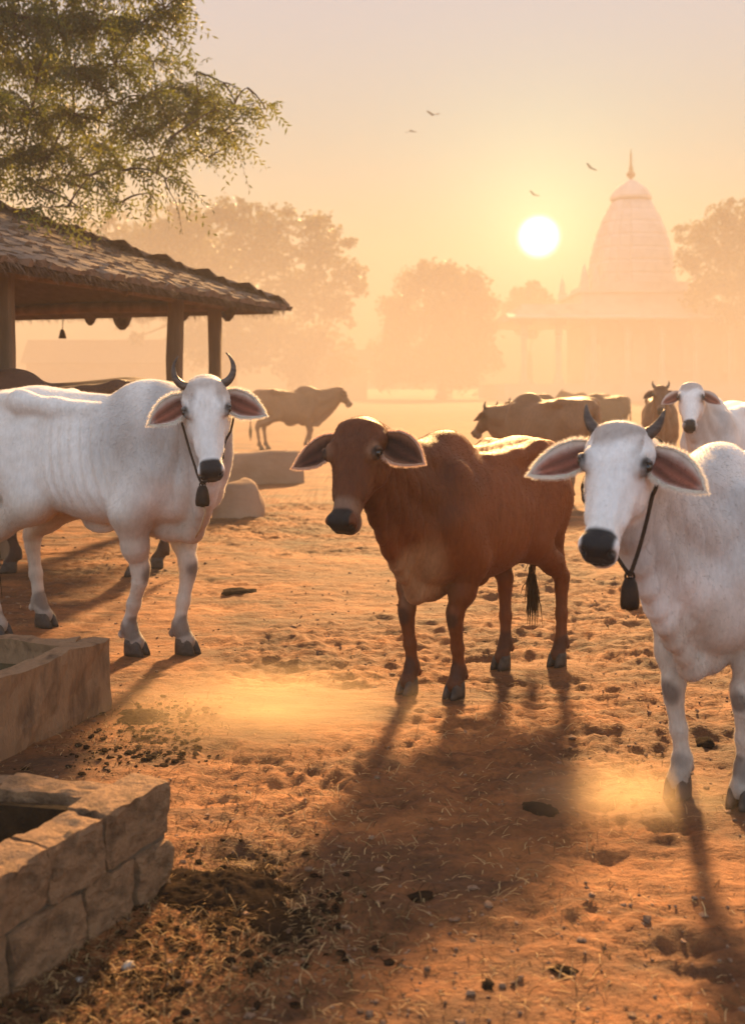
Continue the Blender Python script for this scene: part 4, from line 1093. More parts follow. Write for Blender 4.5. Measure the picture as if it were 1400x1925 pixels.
# ================================================================== feeding troughs
def stone_block(lx, ly, lz, seed, rough=0.012):
    """rough-hewn block: subdivided box with rounded arrises and uneven faces, sitting on z = 0"""
    rng = np.random.default_rng(seed); n = 10
    g = np.linspace(-1, 1, n); key = {}; V = []; Fq = []
    def vid(p):
        k_ = tuple(np.round(p, 4))
        if k_ not in key: key[k_] = len(V); V.append(p)
        return key[k_]
    for ax in range(3):
        for sg in (-1, 1):
            for i in range(n - 1):
                for j in range(n - 1):
                    q = []
                    for a, b in ((i, j), (i + 1, j), (i + 1, j + 1), (i, j + 1)):
                        p = np.zeros(3); p[ax] = sg; p[(ax + 1) % 3] = g[a]; p[(ax + 2) % 3] = g[b]; q.append(vid(p))
                    Fq.append(q if sg > 0 else q[::-1])
    V = np.array(V); dims = np.array((lx, ly, lz)) / 2
    W = V * dims; rad = 0.10 * dims.min()
    inner = np.clip(W, -(dims - rad), dims - rad); d = W - inner; dn = np.linalg.norm(d, axis=1)[:, None]; W = inner + d / np.maximum(dn, 1e-6) * np.minimum(dn, rad)
    o = rng.uniform(0, 50, 3); W = W + V * rough * (np.stack([vnoise3(W + o + i * 7, 8.0) for i in range(3)], 1) * 1.3 + np.stack([vnoise3(W + o + 20 - i * 5, 55.0) for i in range(3)], 1) * 0.8 + np.stack([vnoise3(W + o - i * 5, 26.0) for i in range(3)], 1) * 1.2)
    W[:, 2] += dims[2]
    return make_mesh('stone_block', W, np.array(Fq), False)
M['masonry'] = rough_mat('trough_stone', (0.040, 0.022, 0.012), (0.27, 0.155, 0.082), 11, 0.9, 42, 1.0, 0.035, c3=(0.16, 0.088, 0.045))
M['plaster'] = rough_mat('trough_plaster', (0.060, 0.031, 0.016), (0.24, 0.135, 0.070), 9, 0.9, 26, 1.0, 0.025, (1, 1, 0.35), c3=(0.17, 0.10, 0.055))
M['mortar'] = rough_mat('mortar', (0.06, 0.045, 0.03), (0.12, 0.085, 0.06), 12, 0.95)
M['bed_and_shade'] = rough_mat('trough_bed', (0.008, 0.006, 0.004), (0.03, 0.02, 0.012), 14, 0.95, 40, 0.9, 0.02, spec=0.05)  # near-black, for the bed and for the lining's painted shade

# nearest trough: big rough blocks in two courses; far right corner at (-0.60, 3.22)
def trough_blocks():
    c0 = np.array((-0.605, 3.235, 0)); dv = unit((-0.447, -0.894, 0)); pv = unit((-0.97, 0.16, 0)); wl = 0.145
    root = empty('stone_trough', tuple(c0)); tag(root, 'rough stone block feeding trough nearest the camera at lower left', 'trough', 'feeding troughs')
    sd = 0
    def wall(start, d, ln, hs_, wdt, offs):
        nonlocal sd
        n_ = np.array((-d[1], d[0], 0)); ang_ = math.atan2(d[1], d[0])
        z = -0.02
        for row, hh in enumerate(hs_):
            x = 0.0; first = True
            while x < ln - 0.02:
                l_ = (offs[row] if first else RNG.uniform(0.20, 0.29)); first = False; l_ = min(l_, ln - x)
                if l_ < 0.08: break
                sd += 1
                me = stone_block(l_ - 0.010, wdt * RNG.uniform(0.94, 1.04), hh - 0.008, sd, 0.010)
                o = obj('stone_block', me, M['masonry'], root)
                p = start + d * (x + l_ / 2) + n_ * (RNG.uniform(-0.008, 0.008)) - c0
                o.location = (p[0], p[1], z + RNG.uniform(-0.003, 0.006)); o.rotation_euler = (R(RNG.uniform(-1.5, 1.5)), R(RNG.uniform(-1.5, 1.5)), ang_ + R(RNG.uniform(-2.5, 2.5)))
                x += l_
            z += hh
        # mortar core just inside the faces
        mb = MB(); mid = start + d * ln / 2 - c0; mb.box((mid[0], mid[1], (z - 0.045) / 2), (ln - 0.04, wdt - 0.035, z - 0.03), Matrix.Rotation(ang_, 3, 'Z')); mb.build('mortar_core', M['mortar'], root)
    inn = unit(np.array((-0.894, 0.447, 0)))
    wall(c0 + inn * wl / 2, dv, 2.3, (0.165, 0.165), wl, (0.17, 0.30))
    wall(c0 + pv * (wl + 0.02) + dv * wl * 0.45, pv, 1.3, (0.165, 0.155), wl * 0.9, (0.26, 0.34))
    far_ = c0 + pv * 1.35
    wall(far_ + dv * 0.15, dv, 2.1, (0.165, 0.155), wl, (0.2, 0.3))
    q = pv * 0.72 + dv * (wl * 0.98 + 0.03); mb = MB(); mb.box((q[0], q[1], 0.15), (1.15, 0.03, 0.25), Matrix.Rotation(math.atan2(pv[1], pv[0]), 3, 'Z'), jit=0.004); mb.build('shade_soot_lining', M['bed_and_shade'], root)  # added near-black panel, stands in for shade and soot in the hollow
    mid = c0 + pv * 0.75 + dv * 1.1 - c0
    mb = MB(); mb.box((mid[0], mid[1], 0.045), (2.1, 1.15, 0.05), Matrix.Rotation(math.atan2(dv[1], dv[0]), 3, 'Z'), jit=0.01); mb.build('trough_bed', M['bed_and_shade'], root)
trough_blocks()

def trough_plaster():
    c0 = np.array((-1.235, 5.02, 0)); dv = unit((-0.36, -0.93, 0)); pv = unit((-0.985, 0.17, 0)); hgt, wl = 0.325, 0.12
    root = empty('plaster_trough', tuple(c0)); tag(root, 'mud-plastered feeding trough behind the stone one beside the left white cow', 'trough', 'feeding troughs')
    def slab(name, p0, d, ln, w, z0, z1, mat, seed):
        n_ = np.array((d[1], -d[0], 0)); n_ = n_ if n_ @ unit((-1, 0.3, 0)) > 0 else -n_
        NX = max(4, int(ln / 0.05)); NZ = 8; NW = 4; V = []; Fq = []
        ring_ = [(0, z) for z in np.linspace(z0, z1, NZ)] + [(q, z1) for q in np.linspace(0, w, NW)[1:-1]] + [(w, z) for z in np.linspace(z1, z0, NZ)]
        m = len(ring_)
        for i in range(NX + 1):
            for q, z in ring_:
                V.append(p0 + d * (ln * i / NX) + n_ * q + np.array((0, 0, z)) - c0)
        V = np.array(V)
        dsp = np.stack([vnoise3(V + 3.1 * seed + i * 7, 7.0) for i in range(3)], 1) * 0.030 + np.stack([vnoise3(V + 1.7 * seed + i * 5, 24.0) for i in range(3)], 1) * 0.014
        V = V + dsp
        Fq = [(i * m + j, (i + 1) * m + j, (i + 1) * m + j + 1, i * m + j + 1) for i in range(NX) for j in range(m - 1)]
        Fq = [q[::-1] for q in Fq] if np.cross(d, (0, 0, 1)) @ n_ > 0 else Fq
        ends = [tuple(range(m)), tuple(NX * m + j for j in range(m))]
        mb = MB(); mb.add(V, Fq + ends); return mb.build(name, mat, root, False)
    slab('side_wall', c0, dv, 1.9, wl, -0.03, hgt, M['plaster'], 1)
    slab('end_wall', c0 + pv * wl * 1.02 + dv * 0.03 + np.array((0, 0, 0)), pv, 1.2, -wl, -0.03, hgt - 0.004, M['plaster'], 2)
    slab('side_wall', c0 + pv * 1.25, dv, 1.9, wl, -0.03, hgt, M['plaster'], 3)
    mid = pv * 0.65 + dv * 0.95
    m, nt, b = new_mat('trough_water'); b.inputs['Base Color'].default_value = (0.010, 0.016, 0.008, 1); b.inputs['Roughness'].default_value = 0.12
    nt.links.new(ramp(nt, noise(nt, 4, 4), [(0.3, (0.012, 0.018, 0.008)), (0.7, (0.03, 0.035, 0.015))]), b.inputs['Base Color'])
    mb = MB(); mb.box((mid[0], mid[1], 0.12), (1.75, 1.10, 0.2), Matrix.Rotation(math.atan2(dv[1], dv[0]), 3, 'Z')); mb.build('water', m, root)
trough_plaster()

# low mud wall and a rounded earth mound in the middle distance
def low_wall():
    a, b = at(395, 16.5, z=0), at(560, 17.2, z=0)
    root = None; d = unit(b - a); ln = np.linalg.norm(b - a); n_ = np.array((-d[1], d[0], 0)); NX = 40; V = []
    prof_ = [(-0.2, -0.3), (-0.2, 0.3), (-0.18, 0.62), (-0.10, 0.70), (0.10, 0.70), (0.18, 0.6), (0.2, -0.3)]; m = len(prof_)
    for i in range(NX + 1):
        for q, z in prof_: V.append(d * ln * i / NX + n_ * q + np.array((0, 0, z)))
    V = np.array(V); V += np.stack([vnoise3(V + i * 9, 2.5) for i in range(3)], 1) * 0.10
    Fq = [(i * m + j, (i + 1) * m + j, (i + 1) * m + j + 1, i * m + j + 1) for i in range(NX) for j in range(m - 1)] + [tuple(range(m)), tuple(NX * m + j for j in range(m))[::-1]]
    mb = MB(); mb.add(V, Fq); o = mb.build('mud_wall', M['mud'], None, True); o.location = tuple(a); o.scale = (1, 1, 0.7); tag(o, 'low mud wall in front of the hazy cow in the middle distance', 'wall')
    p = at(448, 12.6, z=0); n = 20; V = []; Fq = []
    for i in range(n // 2 + 1):
        for j in range(n):
            ph, th = (np.pi / 2) * (1 - i / (n // 2)), 2 * np.pi * j / n
            r = 1 if i else 1
            V.append((math.cos(np.pi / 2 - ph) * 0.36 * math.cos(th) if False else math.sin(np.pi / 2 * (1 - i / (n // 2) * 0.999)) ** 0.6 * 0.36 * math.cos(th), math.sin(np.pi / 2 * (1 - i / (n // 2) * 0.999)) ** 0.6 * 0.34 * math.sin(th), 0.55 * math.sin(np.pi / 2 * i / (n // 2)) ** 0.8 - 0.10))
    V = np.array(V); V += np.stack([vnoise3(V + i * 9, 4.0) for i in range(3)], 1) * 0.09
    Fq = [(i * n + j, i * n + (j + 1) % n, (i + 1) * n + (j + 1) % n, (i + 1) * n + j) for i in range(n // 2) for j in range(n)]
    me = make_mesh('earth_mound', V, Fq, True); o = obj('earth_mound', me, M['mud']); o.location = tuple(p); o.scale = (0.88, 0.88, 0.92); tag(o, 'rounded earth mound behind the muzzle of the horned white cow', 'mound')
low_wall()

# ================================================================== the herd
WHITE = dict(base=(0.72, 0.69, 0.66), grey=(0.33, 0.31, 0.30), grey_amt=0.75, low_amt=0.75, low=(0.42, 0.33, 0.25), face=(0.78, 0.77, 0.76), poll=(0.30, 0.22, 0.17), ring=(0.74, 0.71, 0.68), nose=(0.012, 0.012, 0.013),  # grey and low: zebu grey and leg dust, deepened as painted-in shading
             eye_ring=(0.20, 0.17, 0.15), eye_ring_amt=0.55, lid=(0.03, 0.024, 0.02), knee_amt=0.7, fet_amt=0.7, knee=(0.06, 0.035, 0.025), hoof=(0.10, 0.08, 0.06), ear_in=(0.24, 0.075, 0.045), ear_rim=(0.70, 0.62, 0.54), ear_out=(0.62, 0.58, 0.54), fringe=(0.85, 0.80, 0.72))
BROWN = dict(base=(0.155, 0.042, 0.011), grey=(0.070, 0.020, 0.007), grey_amt=0.75, low=(0.105, 0.029, 0.008), face=(0.055, 0.017, 0.007), poll=(0.10, 0.036, 0.018), ring=(0.30, 0.20, 0.14), ring_amt=0.45, nose=(0.010, 0.009, 0.009),
             eye_ring=(0.30, 0.17, 0.10), eye_ring_amt=0.5, lid=(0.02, 0.012, 0.01), knee=(0.05, 0.02, 0.012), hoof=(0.04, 0.02, 0.014), brisket=(0.33, 0.19, 0.10), ear_in=(0.07, 0.022, 0.012), ear_rim=(0.30, 0.14, 0.08), ear_out=(0.14, 0.045, 0.02), fringe=(0.75, 0.55, 0.42))
DARK = dict(BROWN, base=(0.07, 0.032, 0.018), grey=(0.05, 0.022, 0.013), low=(0.04, 0.02, 0.013), ring=(0.2, 0.15, 0.12)); DARK.pop('brisket')
WHITE2 = dict(WHITE, poll=(0.22, 0.15, 0.11), grey_amt=0.6, base=(0.74, 0.71, 0.69), ear_in=(0.27, 0.09, 0.055), knee=(0.05, 0.028, 0.02))
TAN = dict(BROWN, base=(0.22, 0.11, 0.055), grey=(0.16, 0.08, 0.04), low=(0.2, 0.11, 0.06)); TAN.pop('brisket')
HERD = 'cattle in the yard'

def lyre(sd):  return [(0.078, 0.005, -0.03), (0.165, 0.005, -0.02), (0.195, 0.110, 0.0), (0.130, 0.165, 0.03)]
def short(sd): return [(0.080, 0.000, -0.03), (0.122, 0.015, -0.02), (0.138, 0.055, 0.0), (0.142, 0.098, 0.01)]
def nub(sd):   return [(0.07, 0.0, -0.03), (0.12, 0.02, -0.02), (0.14, 0.07, 0.0), (0.12, 0.12, 0.02)]

def foot(u, d): return tuple(at(u, d, z=0)[:2])
def cow(*a, label=None, **kw):
    root, info = build_cow('cow', *a, **kw)
    tag(root, label, 'cow', HERD)
    for p in FEET[-1]: flat_spot(p[0], p[1], 0.13)
    return root, info
FEET = []
def hero(loc, heading, S, poll, muzzle, face, feet, pal, coat, label, **kw):
    FEET.append(feet)
    return cow(loc, unit((*heading, 0))[:2], S, poll, muzzle, face, feet, pal, coat, label=label, **kw)

# horned white cow on the left, standing side-on with its head turned to the camera
feet = [(-1.055, 6.02), (-1.335, 5.99), (-2.06, 6.70), (-2.24, 6.40)]
w1, i1 = hero((-1.54, 6.19), (0.88, -0.47), 1.16, at(385, 5.40, v=722), at(397, 5.18, v=886), (0.12, -0.95, 0.25), feet, WHITE, COAT,
              'white cow with lyre-shaped horns standing by the shed, head turned to the camera', horns=lyre, fur=70000, thin=1.15, seed=3, ear=(0.15, 0.34), ear_len=0.255, hw=0.96, slim=0.88, tuck=0.90, bony=1.5, hump=0.4, hr=0.021, tail=(-2.45, 6.85, 0.5))
# hornless red-brown cow in the middle
feet = [(0.40, 5.17), (0.175, 5.24), (1.00, 5.76), (0.69, 5.70)]
b1, i2 = hero((0.52, 5.49), (-0.62, -0.78), 0.95, at(668, 4.60, v=797), at(630, 4.38, v=982), (-0.42, -0.85, 0.1), feet, BROWN, COAT_DARK,
              'hornless red-brown cow standing in the middle of the yard', horns=None, fur=60000, thin=0.35, seed=4, ear=(0.12, 0.36), ear_len=0.27, hw=1.24, tail=(0.90, 6.02, 0.46))
# white cow with short horns entering from the right
feet = [(1.325, 3.83), (1.125, 3.92), (2.10, 4.75), (1.80, 4.95)]
w2, i3 = hero((1.455, 4.145), (-0.65, -0.76), 0.955, at(1166, 3.32, v=806), at(1118, 3.06, v=1022), (-0.38, -0.9, 0.12), feet, WHITE2, COAT,
              'white cow with short dark horns cut off by the right edge', horns=short, fur=80000, thin=0.6, seed=5, ear=(0.12, 0.40), ear_len=0.265, slim=0.94, hr=0.022, tail=(2.3, 5.1, 0.5))
bell_and_cord(i1, at(381, 5.20, v=932), 'dark bell hanging under the muzzle of the horned white cow by the shed', 0.036, 0.10, 0.006,
              loose=[at(383, 5.2, v=948), at(386, 5.25, v=965), at(378, 5.4, v=990), at(368, 5.55, v=1010)])
bell_and_cord(i3, at(1183, 3.24, v=1115), 'dark oval bell on a cord round the neck of the right white cow', 0.030, 0.095, 0.0065)

def side_cow(x, y, heading, S, pal, coat, label, look=0.0, horns=nub, seed=1, headup=0.0, h=0.022):
    hx, hy = unit((*heading, 0))[:2]; lx, ly = -hy, hx
    W = lambda a, b, z: np.array((x + (hx * a + lx * b) * S, y + (hy * a + ly * b) * S, z * S))
    c_, s_ = math.cos(look), math.sin(look)
    pl_ = W(0.93 + 0.10 * c_, 0.10 * s_, 1.40 + headup); mz_ = W(0.93 + 0.42 * c_, 0.42 * s_, 1.06 + headup)
    fc = np.array((hx * c_ + lx * s_, hy * c_ + ly * s_, 0.5))
    ft = [W(0.40, 0.15, 0)[:2], W(0.30, -0.15, 0)[:2], W(-0.52, 0.15, 0)[:2], W(-0.66, -0.14, 0)[:2]]
    return hero((x, y), heading, S, pl_, mz_, fc, ft, pal, coat, label, horns=horns, refine=0, h=h, seed=seed)
side_cow(-2.55, 8.55, (-0.98, -0.20), 1.22, DARK, COAT_DARK, 'dark brown cow standing directly behind the horned white cow', seed=11, look=-0.2)
side_cow(-1.95, 26.0, (1.0, 0.12), 1.15, TAN, COAT_DARK, 'hazy tan cow standing side-on behind the low mud wall', seed=12, look=0.5, headup=-0.08, horns=None)
side_cow(3.9, 22.5, (-0.96, 0.25), 1.02, TAN, COAT_DARK, 'tan cow half hidden behind the red-brown cow\'s back', seed=13, look=0.2, headup=-0.22)
side_cow(3.56, 10.9, (-0.55, -0.83), 1.05, WHITE, COAT, 'pale white cow in the haze at the right edge facing the camera', seed=14, look=0.25, headup=0.06, horns=None)
side_cow(4.75, 17.6, (-0.25, -0.97), 1.05, TAN, COAT_DARK, 'faint tan cow looking out beside the pale white cow', seed=15, look=0.0, headup=0.05)
side_cow(8.3, 41.0, (-1.0, 0.1), 1.0, TAN, COAT_DARK, 'faint distant cow between the horns of the right white cow and the brown cow', seed=16)

def end_on(x, y, heading, S, pal, label, seed): side_cow(x, y, heading, S, pal, COAT_DARK, label, seed=seed, headup=-0.25)
end_on(2.35, 14.5, (-0.62, 0.78), 1.06, TAN, 'tan cow seen from behind, its rump showing just above the brown cow\'s hips', 21)
end_on(6.3, 29.0, (-0.9, -0.4), 1.0, DARK, 'faint dark cow in the dust left of the tan cow that looks out', 23)

# ================================================================== birds
M['bird'] = rough_mat('bird', (0.03, 0.025, 0.02), (0.06, 0.05, 0.04), 20, 0.8)
def bird(u, v, d, span, roll, flap, label):
    p = at(u, d, v); root = empty('bird', tuple(p), 0); tag(root, label, 'bird', 'birds in the sky')
    root.rotation_euler = (0, roll, R(25))
    mb = MB(); mb.lathe((0, 0, 0), [(0.004, -0.2), (0.05, -0.12), (0.06, 0.0), (0.045, 0.1), (0.03, 0.14), (0.006, 0.2)], 8)
    V = mb.v[0] * span; mb.v[0] = np.stack([V[:, 0], V[:, 2], V[:, 1]], 1); mb.f = [q[::-1] for q in mb.f]; mb.build('body', M['bird'], root, True)
    for sd in (1, -1):
        P = []
        for t, z, c0_, c1_ in ((0.05, 0.02, -0.10, 0.10), (0.28, flap * 0.8, -0.09, 0.13), (0.5, flap, -0.12, 0.0)):
            P += [(sd * t * span, c0_ * span, z * span + 0.006 * span), (sd * t * span, c1_ * span, z * span)]
        P = np.array(P); Q = P - (0, 0, 0.012 * span)
        mb = MB(); q = [(0, 2, 3, 1), (2, 4, 5, 3)]; lo_ = [tuple(i + 6 for i in a)[::-1] for a in q]
        mb.add(np.concatenate([P, Q]), q + lo_ + [(0, 6, 8, 2), (2, 8, 10, 4), (1, 3, 9, 7), (3, 5, 11, 9), (4, 10, 11, 5), (0, 1, 7, 6)]); mb.build('wing', M['bird'], root)
bird(813, 216, 40, 0.55, 0.1, 0.16, 'uppermost small bird in the middle of the sky')
bird(771, 246, 40, 0.48, -0.15, -0.10, 'small bird just below and left of the uppermost bird')
bird(1110, 316, 60, 0.75, 0.5, 0.10, 'faint bird between the sun and the temple finial')
bird(1003, 366, 70, 0.8, 0.4, 0.12, 'faint bird just above the sun')

# ================================================================== litter on the ground
for x, y, r in ((-0.72, 2.9, 0.35), (-0.95, 2.5, 0.3), (-1.35, 4.7, 0.3), (-1.5, 4.2, 0.3)): flat_spot(x, y, r, -0.01)
finish_ground()
M['straw'] = strand_mat('straw', True, trans=0.25)
M['clod'] = rough_mat('clod', (0.10, 0.055, 0.033), (0.26, 0.15, 0.09), 14, 0.95, 50, 0.8, 0.006)
M['dung'] = rough_mat('dung', (0.005, 0.003, 0.002), (0.022, 0.012, 0.007), 16, 1.0, 50, 0.9, 0.01, spec=0.03)
M['pebble'] = rough_mat('pebble', (0.25, 0.20, 0.16), (0.48, 0.42, 0.36), 20, 0.8)
def scatter_xy(n, rng, ymin=1.2, ymax=16.0):
    y = ymin * (ymax / ymin) ** rng.random(n); x = rng.uniform(-0.62, 0.62, n) * y
    return x, y
rng = np.random.default_rng(77)
# straw and grass bits
n = 46000; x, y = scatter_xy(n, rng)
dens = sstep(-0.12, 0.15, fbm(x * 0.9 + 31, y * 0.9 + 3, 3)); calm = dist_to(x, y, -0.48, 4.92, 0.8, 0.6) < 0.9
keep = (rng.random(n) < 0.12 + 0.88 * dens) & ~calm; x, y = x[keep], y[keep]
# trampled fodder heaped along the troughs
ex = [(-0.50, 3.15, 0.22, 1500), (-0.30, 3.0, 0.25, 1200), (-0.62, 2.75, 0.22, 1500), (-0.78, 2.35, 0.25, 1500), (-0.45, 2.5, 0.3, 1000), (-0.98, 4.9, 0.22, 600), (-1.1, 4.6, 0.25, 600), (-0.85, 4.4, 0.3, 500), (-0.6, 3.6, 0.4, 500)]
xe = np.concatenate([rng.normal(a, c, m) for a, b, c, m in ex]); ye = np.concatenate([rng.normal(b, c, m) for a, b, c, m in ex])
nb_ = len(x); x = np.concatenate([x, xe]); y = np.concatenate([y, ye]); n = len(x)
z = gz_arr(x, y); a = rng.uniform(0, 2 * np.pi, n); ln = rng.uniform(0.012, 0.055, n) * (1 + 0.5 * (rng.random(n) < 0.05)); tilt = rng.normal(0.08, 0.22, n)
D = np.stack([np.cos(a) * np.cos(tilt), np.sin(a) * np.cos(tilt), np.sin(tilt)], 1); P = np.stack([x, y, z + 0.004], 1); w = np.stack([-np.sin(a), np.cos(a), np.zeros(n)], 1) * rng.uniform(0.0007, 0.0016, n)[:, None]
bend = np.stack([-np.sin(a), np.cos(a), np.full(n, 0.2)], 1) * (rng.normal(0, 0.05, n) * ln)[:, None]
mid = P + D * (ln / 2)[:, None] + bend + (0, 0, 0.003); end = P + D * ln[:, None]
up = np.array((0, 0, 0.0012))
V = np.stack([P - w, P + w, mid + w + up, mid - w + up, end + w, end - w], 1).reshape(-1, 3); i = np.arange(n)[:, None] * 6
colr = np.where(rng.random(n)[:, None] < 0.42, np.array((0.46, 0.31, 0.15)), np.array((0.12, 0.07, 0.033))) * rng.uniform(0.6, 1.25, (n, 1))
colr[nb_:] *= rng.uniform(0.15, 0.9, (n - nb_, 1))
me = make_mesh('straw_litter', V, np.concatenate([i + np.array((0, 1, 2, 3)), i + np.array((3, 2, 4, 5))])); set_color(me, np.repeat(colr, 6, axis=0))
tag(obj('straw_litter', me, M['straw']), 'loose straw and dry grass scattered over the dirt', 'straw', kind='stuff')
# small crumbs of earth
ICO_V = np.array([(-.526, 0, .851), (.526, 0, .851), (-.526, 0, -.851), (.526, 0, -.851), (0, .851, .526), (0, .851, -.526), (0, -.851, .526), (0, -.851, -.526), (.851, .526, 0), (-.851, .526, 0), (.851, -.526, 0), (-.851, -.526, 0)])
ICO_F = np.array([(0, 1, 4), (0, 4, 9), (9, 4, 5), (4, 8, 5), (4, 1, 8), (8, 1, 10), (8, 10, 3), (5, 8, 3), (5, 3, 2), (2, 3, 7), (7, 3, 10), (7, 10, 6), (7, 6, 11), (11, 6, 0), (0, 6, 1), (6, 10, 1), (9, 11, 0), (9, 2, 11), (9, 5, 2), (7, 11, 2)])
n = 8000; x, y = scatter_xy(n, rng, 1.3, 15.0)
dens = sstep(-0.10, 0.2, fbm(x * 1.1 + 3, y * 1.1 + 13, 3)); calm = dist_to(x, y, -0.48, 4.92, 0.8, 0.6) < 0.9
keep = (rng.random(n) < 0.1 + 0.9 * dens) & ~calm; x, y = x[keep], y[keep]; n = len(x)
r = 0.003 + 0.009 * rng.random(n) ** 6 + 0.0005 * y
V = ICO_V[None] * (rng.uniform(0.6, 1.3, (n, 12, 1)) * r[:, None, None]) * np.stack([rng.uniform(0.8, 1.5, n), rng.uniform(0.8, 1.5, n), rng.uniform(0.5, 0.9, n)], 1)[:, None]
V = V + np.stack([x, y, gz_arr(x, y) + r * 0.25], 1)[:, None]
me = make_mesh('soil_crumbs', V.reshape(-1, 3), (ICO_F[None] + np.arange(n)[:, None, None] * 12).reshape(-1, 3))
tag(obj('soil_crumbs', me, M['clod']), 'crumbs of earth scattered over the yard', 'soil', kind='stuff')
# dark crumbs of dung trodden in round the troughs
n = 1500; k3 = rng.integers(0, 6, n); cx_ = np.array([(-0.42, 3.2), (-0.28, 3.0), (-0.60, 2.75), (-0.78, 2.4), (-1.0, 4.85), (-0.95, 4.4)])[k3]
x = cx_[:, 0] + rng.normal(0, 0.14, n); y = cx_[:, 1] + rng.normal(0, 0.14, n); r = 0.003 + 0.013 * rng.random(n) ** 3
V = ICO_V[None] * (rng.uniform(0.6, 1.3, (n, 12, 1)) * r[:, None, None]) * np.stack([rng.uniform(0.8, 1.6, n), rng.uniform(0.8, 1.6, n), rng.uniform(0.4, 0.8, n)], 1)[:, None] + np.stack([x, y, gz_arr(x, y) + r * 0.3], 1)[:, None]
me = make_mesh('dung_crumbs', V.reshape(-1, 3), (ICO_F[None] + np.arange(n)[:, None, None] * 12).reshape(-1, 3))
tag(obj('dung_crumbs', me, M['dung']), 'dark crumbs of dung trodden in round the troughs', 'dung', kind='stuff')
def lump(r, seed, sq=(1, 1, 0.6), rough=0.35):
    rng_ = np.random.default_rng(seed); n_ = 14; V = []
    for i_ in range(9):
        for j in range(n_):
            ph, th = np.pi * i_ / 8, 2 * np.pi * j / n_
            V.append((math.sin(ph) * math.cos(th), math.sin(ph) * math.sin(th), math.cos(ph)))
    V = np.array(V); o_ = rng_.uniform(0, 90, 3); k_ = 1 + rough * 2 * vnoise3(V + o_, 1.6) + rough * vnoise3(V + o_ + 4, 4.5)
    V = V * k_[:, None] * r * np.array(sq)
    return make_mesh('lump', V, [(i_ * n_ + j, (i_ + 1) * n_ + j, (i_ + 1) * n_ + (j + 1) % n_, i_ * n_ + (j + 1) % n_) for i_ in range(8) for j in range(n_)], True)
# dark dung heaps beside the stone trough
def heap(x, y, r, hgt, seed, label):
    na, nr = 72, 26; th = np.linspace(0, 2 * np.pi, na, endpoint=False); rr = np.linspace(0.02, 1, nr)
    A, Q = np.meshgrid(th, rr); edge = 1 + 0.55 * fbm(np.cos(A) * 1.6 + seed * 9, np.sin(A) * 1.6, 3) * 2
    X = np.cos(A) * Q * r * 1.25 * edge; Y = np.sin(A) * Q * r * edge
    rough = 1.6 * fbm(X * 17 + seed * 5, Y * 17, 4) + 1.3 * fbm(X * 48 + seed, Y * 48, 3)
    Z = hgt * (1 - Q ** 1.6) * (0.75 + 1.0 * fbm(X * 9 + seed, Y * 9, 2)) + (0.012 + 0.16 * hgt) * rough * (1 - Q ** 3) - 0.004 * Q
    I = np.arange(na * nr).reshape(nr, na); q = np.stack([I[:-1], np.roll(I[:-1], -1, 1), np.roll(I[1:], -1, 1), I[1:]], -1).reshape(-1, 4)[:, ::-1]
    V = np.stack([X, Y, Z], -1).reshape(-1, 3)
    V[:, 2] += gz_arr(V[:, 0] + x, V[:, 1] + y) * np.repeat(rr, na) + gz_at(x, y) * (1 - np.repeat(rr, na))
    o_ = obj('dung_heap', make_mesh('dung_heap', V, [q, I[0][None]], True), M['dung']); o_.location = (x, y, 0.0); tag(o_, label, 'dung', 'dark dung on the ground')
heap(-0.47, 3.20, 0.17, 0.055, 1, 'dark crumbly dung heap against the end of the stone trough')
heap(-0.30, 3.02, 0.14, 0.018, 2, 'flatter dark dung patch in front of the heap by the stone trough')
heap(-1.05, 4.90, 0.12, 0.03, 3, 'dark dung patch at the foot of the plastered trough')
def clod(u, v, r, mat, name, label, cat, grp, seed, sq=(1.3, 1, 0.55)):
    d = 3000.0 / (v - HZ); p = at(u, d, z=0); o_ = obj(name, lump(r, seed, sq), mat); o_.location = (p[0], p[1], gz_at(p[0], p[1]) + r * sq[2] * 0.35); o_.rotation_euler = (0, 0, seed); tag(o_, label, cat, grp)
clod(1015, 1518, 0.040, M['dung'], 'dung_clod', 'dark clod left of the right cow\'s front hoof', 'clod', 'dark clods on the dirt', 31, (1.6, 1, 0.5))
clod(790, 1672, 0.026, M['dung'], 'dung_clod', 'dark flat clod in the middle foreground', 'clod', 'dark clods on the dirt', 32, (1.8, 1, 0.45))
clod(915, 1846, 0.016, M['dung'], 'dung_clod', 'small dark clod near the bottom of the picture', 'clod', 'dark clods on the dirt', 33)
clod(1060, 1815, 0.022, M['dung'], 'dung_clod', 'dark flat clod at the lower right', 'clod', 'dark clods on the dirt', 34, (1.8, 1, 0.4))
clod(450, 1115, 0.060, M['dung'], 'dung_clod', 'dark flat clod on the dirt right of the horned white cow\'s legs', 'clod', 'dark clods on the dirt', 35, (2.2, 1.2, 0.4))
clod(1325, 1385, 0.035, M['dung'], 'dung_clod', 'dark clod behind the right white cow\'s front leg', 'clod', 'dark clods on the dirt', 36)
clod(240, 1812, 0.014, M['pebble'], 'pebble', 'pale pebble on the dirt at the lower left', 'pebble', 'pale pebbles', 41, (1.3, 1, 0.8))
clod(365, 1690, 0.018, M['pebble'], 'pebble', 'long pale stone beside the dung heap', 'pebble', 'pale pebbles', 42, (2.2, 0.8, 0.5))
clod(150, 1835, 0.009, M['pebble'], 'pebble', 'tiny pale pebble close to the stone trough', 'pebble', 'pale pebbles', 43)

